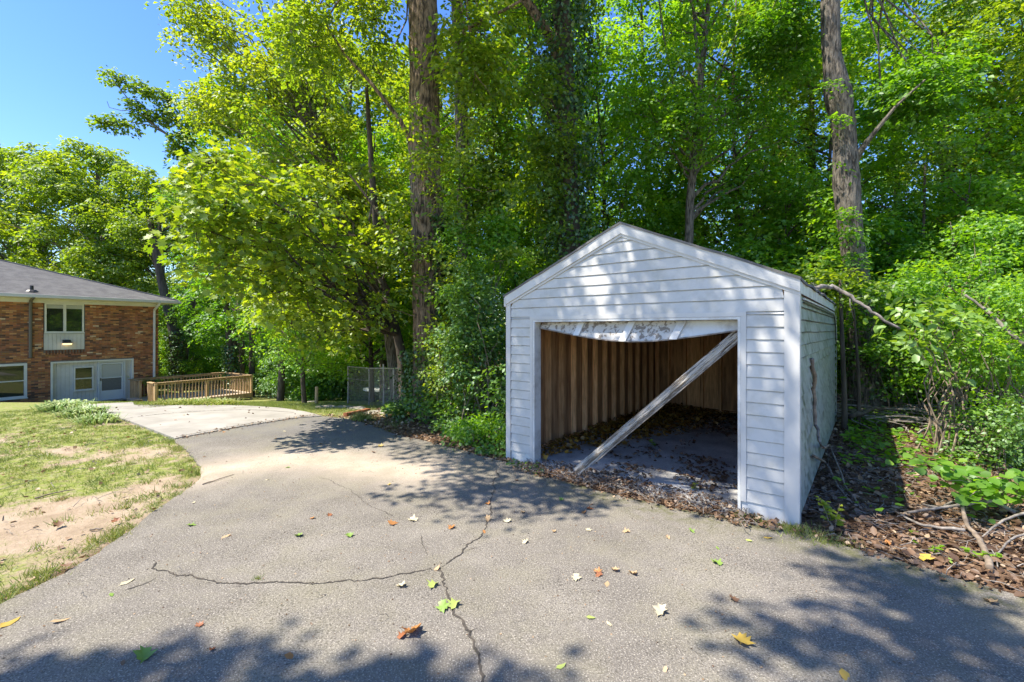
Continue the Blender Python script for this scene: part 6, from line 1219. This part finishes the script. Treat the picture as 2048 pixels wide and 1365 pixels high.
FL = [(20, 1250, 'yellow', .13, 5, 'curled yellow and orange leaf at the left picture edge on the drive'), (120, 1247, 'tan', .12, 4, 'large curled tan leaf beside the yellow one at the near left of the drive'), (255, 1168, 'cream', .11, 5, 'flat cream leaf above the left end of the long crack'),
 (222, 1195, 'green', .06, 6, 'small olive green leaf on the left end of the crack'), (286, 1322, 'green', .13, 0, 'bright green lobed leaf lying in shade at the near left'), (398, 1254, 'rust', .065, 1, 'rust coloured leaf just above the near shade'), (424, 1304, 'rust', .05, 2, 'small rust leaf within the near shade'),
 (582, 1318, 'orange', .085, 5, 'orange leaf in shade near the bottom, left of the big curled pair'), (245, 1332, 'brown', .05, 6, 'tiny brown scrap beside the bright green leaf'), (826, 1268, 'orange', .16, 0, 'large curled rust and orange leaf in the near centre'), (806, 1276, 'rust', .08, 3, 'crumpled rust leaf touching the large orange one'),
 (802, 1176, 'cream', .10, 2, 'cream leaf below the joint of the cracks'), (866, 1176, 'lime', .11, 0, 'pale lime lobed leaf close to the crack'), (872, 1143, 'tan', .10, 5, 'tan leaf lying over the point where the cracks meet'), (886, 1222, 'green', .11, 1, 'green lobed leaf of a pair at the top of the shade'), (908, 1216, 'lime', .12, 3, 'lime lobed leaf lying against its green neighbour'),
 (786, 1051, 'orange', .11, 1, 'orange curled leaf left of the cream one at mid drive'), (825, 1044, 'cream', .10, 2, 'cream leaf right of the orange one at mid drive'), (903, 1058, 'orange', .09, 3, 'orange leaf standing up between two cream ones'), (975, 1043, 'tan', .12, 0, 'tan leaf lying on the crack below the dappled shade'), (1013, 1046, 'cream', .09, 1, 'cream leaf just right of the crack'),
 (975, 1011, 'orange', .08, 2, 'orange leaf at the lower rim of the dappled shade'), (992, 1005, 'cream', .06, 4, 'pale sliver beside the orange leaf at the rim of the shade'), (968, 1068, 'orange', .06, 6, 'small orange leaf beside the crack'), (1046, 1028, 'tan', .09, 3, 'tan leaf alone below the dappled shade'), (1051, 1087, 'cream', .08, 1, 'cream leaf right of the crack, lower down'),
 (1109, 1066, 'tan', .07, 0, 'small tan leaf in the middle of the sunny drive'), (1178, 1063, 'cream', .07, 2, 'pale yellow leaf in the sunny drive toward the garage'), (1168, 1028, 'orange', .07, 1, 'orange leaf left of its darker twin before the garage'), (1180, 1021, 'rust', .08, 3, 'rust leaf right of its orange twin before the garage'), (1182, 1012, 'brown', .06, 5, 'brown leaf above the rust one before the garage'),
 (1122, 1003, 'green', .07, 0, 'green leaf in the dappled shade before the garage'), (1252, 1067, 'tan', .08, 2, 'crumpled tan leaf before the garage opening'), (1194, 1147, 'orange', .09, 3, 'orange leaf, upper left of the group of five'), (1229, 1144, 'tan', .09, 0, 'tan leaf, top of the group of five'), (1265, 1151, 'tan', .10, 1, 'tan leaf, right end of the group of five'), (1197, 1155, 'rust', .07, 2, 'rust leaf in the middle of the group of five'), (1214, 1172, 'tan', .08, 5, 'tan leaf, lowest of the group of five'), (1152, 1162, 'cream', .09, 1, 'cream leaf left of the group of five'),
 (1182, 1241, 'lime', .07, 6, 'small lime leaf at the lower centre'), (1218, 1253, 'cream', .07, 4, 'pale cream leaf right of the small lime one'), (1321, 1230, 'cream', .12, 0, 'ragged cream and yellow leaf low on the right half'), (1325, 1222, 'green', .05, 6, 'small green leaf touching the ragged cream one'), (1432, 1130, 'green', .10, 1, 'green lobed leaf alone on the right half'), (1435, 1100, 'green', .06, 4, 'dark green leaf above the lobed green one'),
 (1384, 1067, 'green', .08, 2, 'green leaf on the sunny drive before the right pier of the garage'), (1336, 1079, 'tan', .06, 3, 'small tan leaf left of the green one before the pier'), (1498, 1085, 'lime', .07, 6, 'lime leaf just in front of the garage pier'), (1536, 1079, 'yellow', .09, 5, 'yellow leaf close to the garage corner'), (1466, 1202, 'brown', .09, 3, 'dark curled brown leaf on the right half of the drive'),
 (1488, 1287, 'yellow', .14, 1, 'large golden leaf at the lower right of the drive'), (1690, 1358, 'yellow', .10, 5, 'yellow leaf at the bottom picture edge on the right'), (1122, 1338, 'lime', .08, 4, 'pale lime leaf at the bottom picture edge'), (1980, 1208, 'tan', .10, 2, 'pinkish tan star shaped leaf near the right picture edge'),
 (384, 1054, 'green', .09, 0, 'green lobed leaf at the left side of the drive'), (452, 1076, 'tan', .09, 5, 'tan curled leaf with a stalk at the left side'), (596, 1075, 'green', .09, 2, 'green leaf alone at mid left'), (700, 1076, 'green', .09, 0, 'green lobed leaf left of the orange and cream pair'), (658, 1034, 'rust', .07, 3, 'rust leaf standing on its stalk at mid drive'), (624, 1040, 'orange', .06, 1, 'small orange leaf left of the standing rust one'),
 (535, 962, 'cream', .07, 4, 'cream leaf on the sandy band'), (575, 938, 'green', .06, 2, 'greenish leaf on the sandy band'), (778, 972, 'yellow', .06, 3, 'small yellow leaf left of the dappled shade'), (747, 907, 'rust', .08, 1, 'rust red leaf between the two patches of shade'), (760, 895, 'yellow', .11, 0, 'yellow leaf at the edge of the farther shade'), (551, 879, 'tan', .10, 5, 'tan leaf on the far asphalt near the concrete'), (569, 865, 'cream', .08, 6, 'cream leaf near the edge of the concrete'), (448, 866, 'orange', .07, 1, 'small orange leaf by the corner of the concrete apron'), (643, 890, 'tan', .08, 2, 'tan leaf beneath the farther shade'), (1034, 964, 'brown', .07, 3, 'dark brown leaf inside the dappled shade'),
 (409, 916, 'brown', .05, 1, 'small brown leaf at the lawn edge of the drive'), (388, 1008, 'cream', .08, 4, 'pale cream leaf at the lawn edge of the drive'), (230, 1050, 'rust', .09, 0, 'rust brown leaf on the bare soil of the lawn'), (115, 1058, 'brown', .12, 3, 'crumpled brown leaf on the bare soil of the lawn'), (258, 879, 'rust', .09, 2, 'rust leaf in the grass beside the concrete apron'), (213, 899, 'rust', .09, 5, 'rust brown leaf further out on the green lawn'), (132, 1140, 'brown', .10, 0, 'dark reddish leaf caught in the grass at the drive edge'),
 (1850, 1128, 'yellow', .14, 1, 'bright orange yellow leaf at the litter edge of the drive'), (1775, 1092, 'orange', .10, 5, 'orange leaf in the brown litter near the drive edge'), (1330, 1345, 'tan', .05, 6, 'tiny tan leaf at the bottom, right of centre'), (1900, 1130, 'green', .07, 6, 'green leaf fallen among grey twigs by the drive edge')]
for (x, y, c, sz, k, lab) in FL:
    g_ = gp(x, y); o = link('fallen_leaf', FX[rnd.randrange(8)] if k < 4 and rnd.random() < .6 else FM[k]); s_ = sz * .92
    on = inpoly(np.array([g_.x]), np.array([g_.y]), ASPH)[0]
    o.location = (g_.x, g_.y, g_.z + (.0125 if on else .03)); o.rotation_euler = (rnd.uniform(-.2, .2), rnd.uniform(-.2, .2), rnd.uniform(0, 6.28)); o.scale = (s_, s_, s_ * .8)
    o.material_slots[0].link = 'OBJECT'; o.material_slots[0].material = LM[c]; tag(o, lab, 'leaf', 'fallen leaves')
# crumbs and little twigs on the asphalt
n_ = 6500; x = rng.uniform(-7, 5, n_); y = rng.uniform(2.4, 9.5, n_); m_ = inpoly(x, y, ASPH) & ~inpoly(x, y, SHED); x, y = x[m_], y[m_]
parts = [dead(x, y, gz(x, y) + .015, rng.uniform(.05, .17, len(x)) ** 2.2, np.clip(rng.normal(.5, .3, len(x)), 0, 1), .5)]
x, y = scatter(260, -18, -4, 9, 20, lambda x, y: inpoly(x, y, SLAB)); parts.append(dead(x, y, gz(x, y) + .035, rng.uniform(.03, .08, len(x)), np.clip(rng.normal(.3, .2, len(x)), 0, 1), .6))
tag(link('leaf_crumbs', lmesh('leaf_crumbs', parts, M['litter'])), 'tiny leaf crumbs and bits scattered on the pavement', 'leaf litter', kind='stuff')
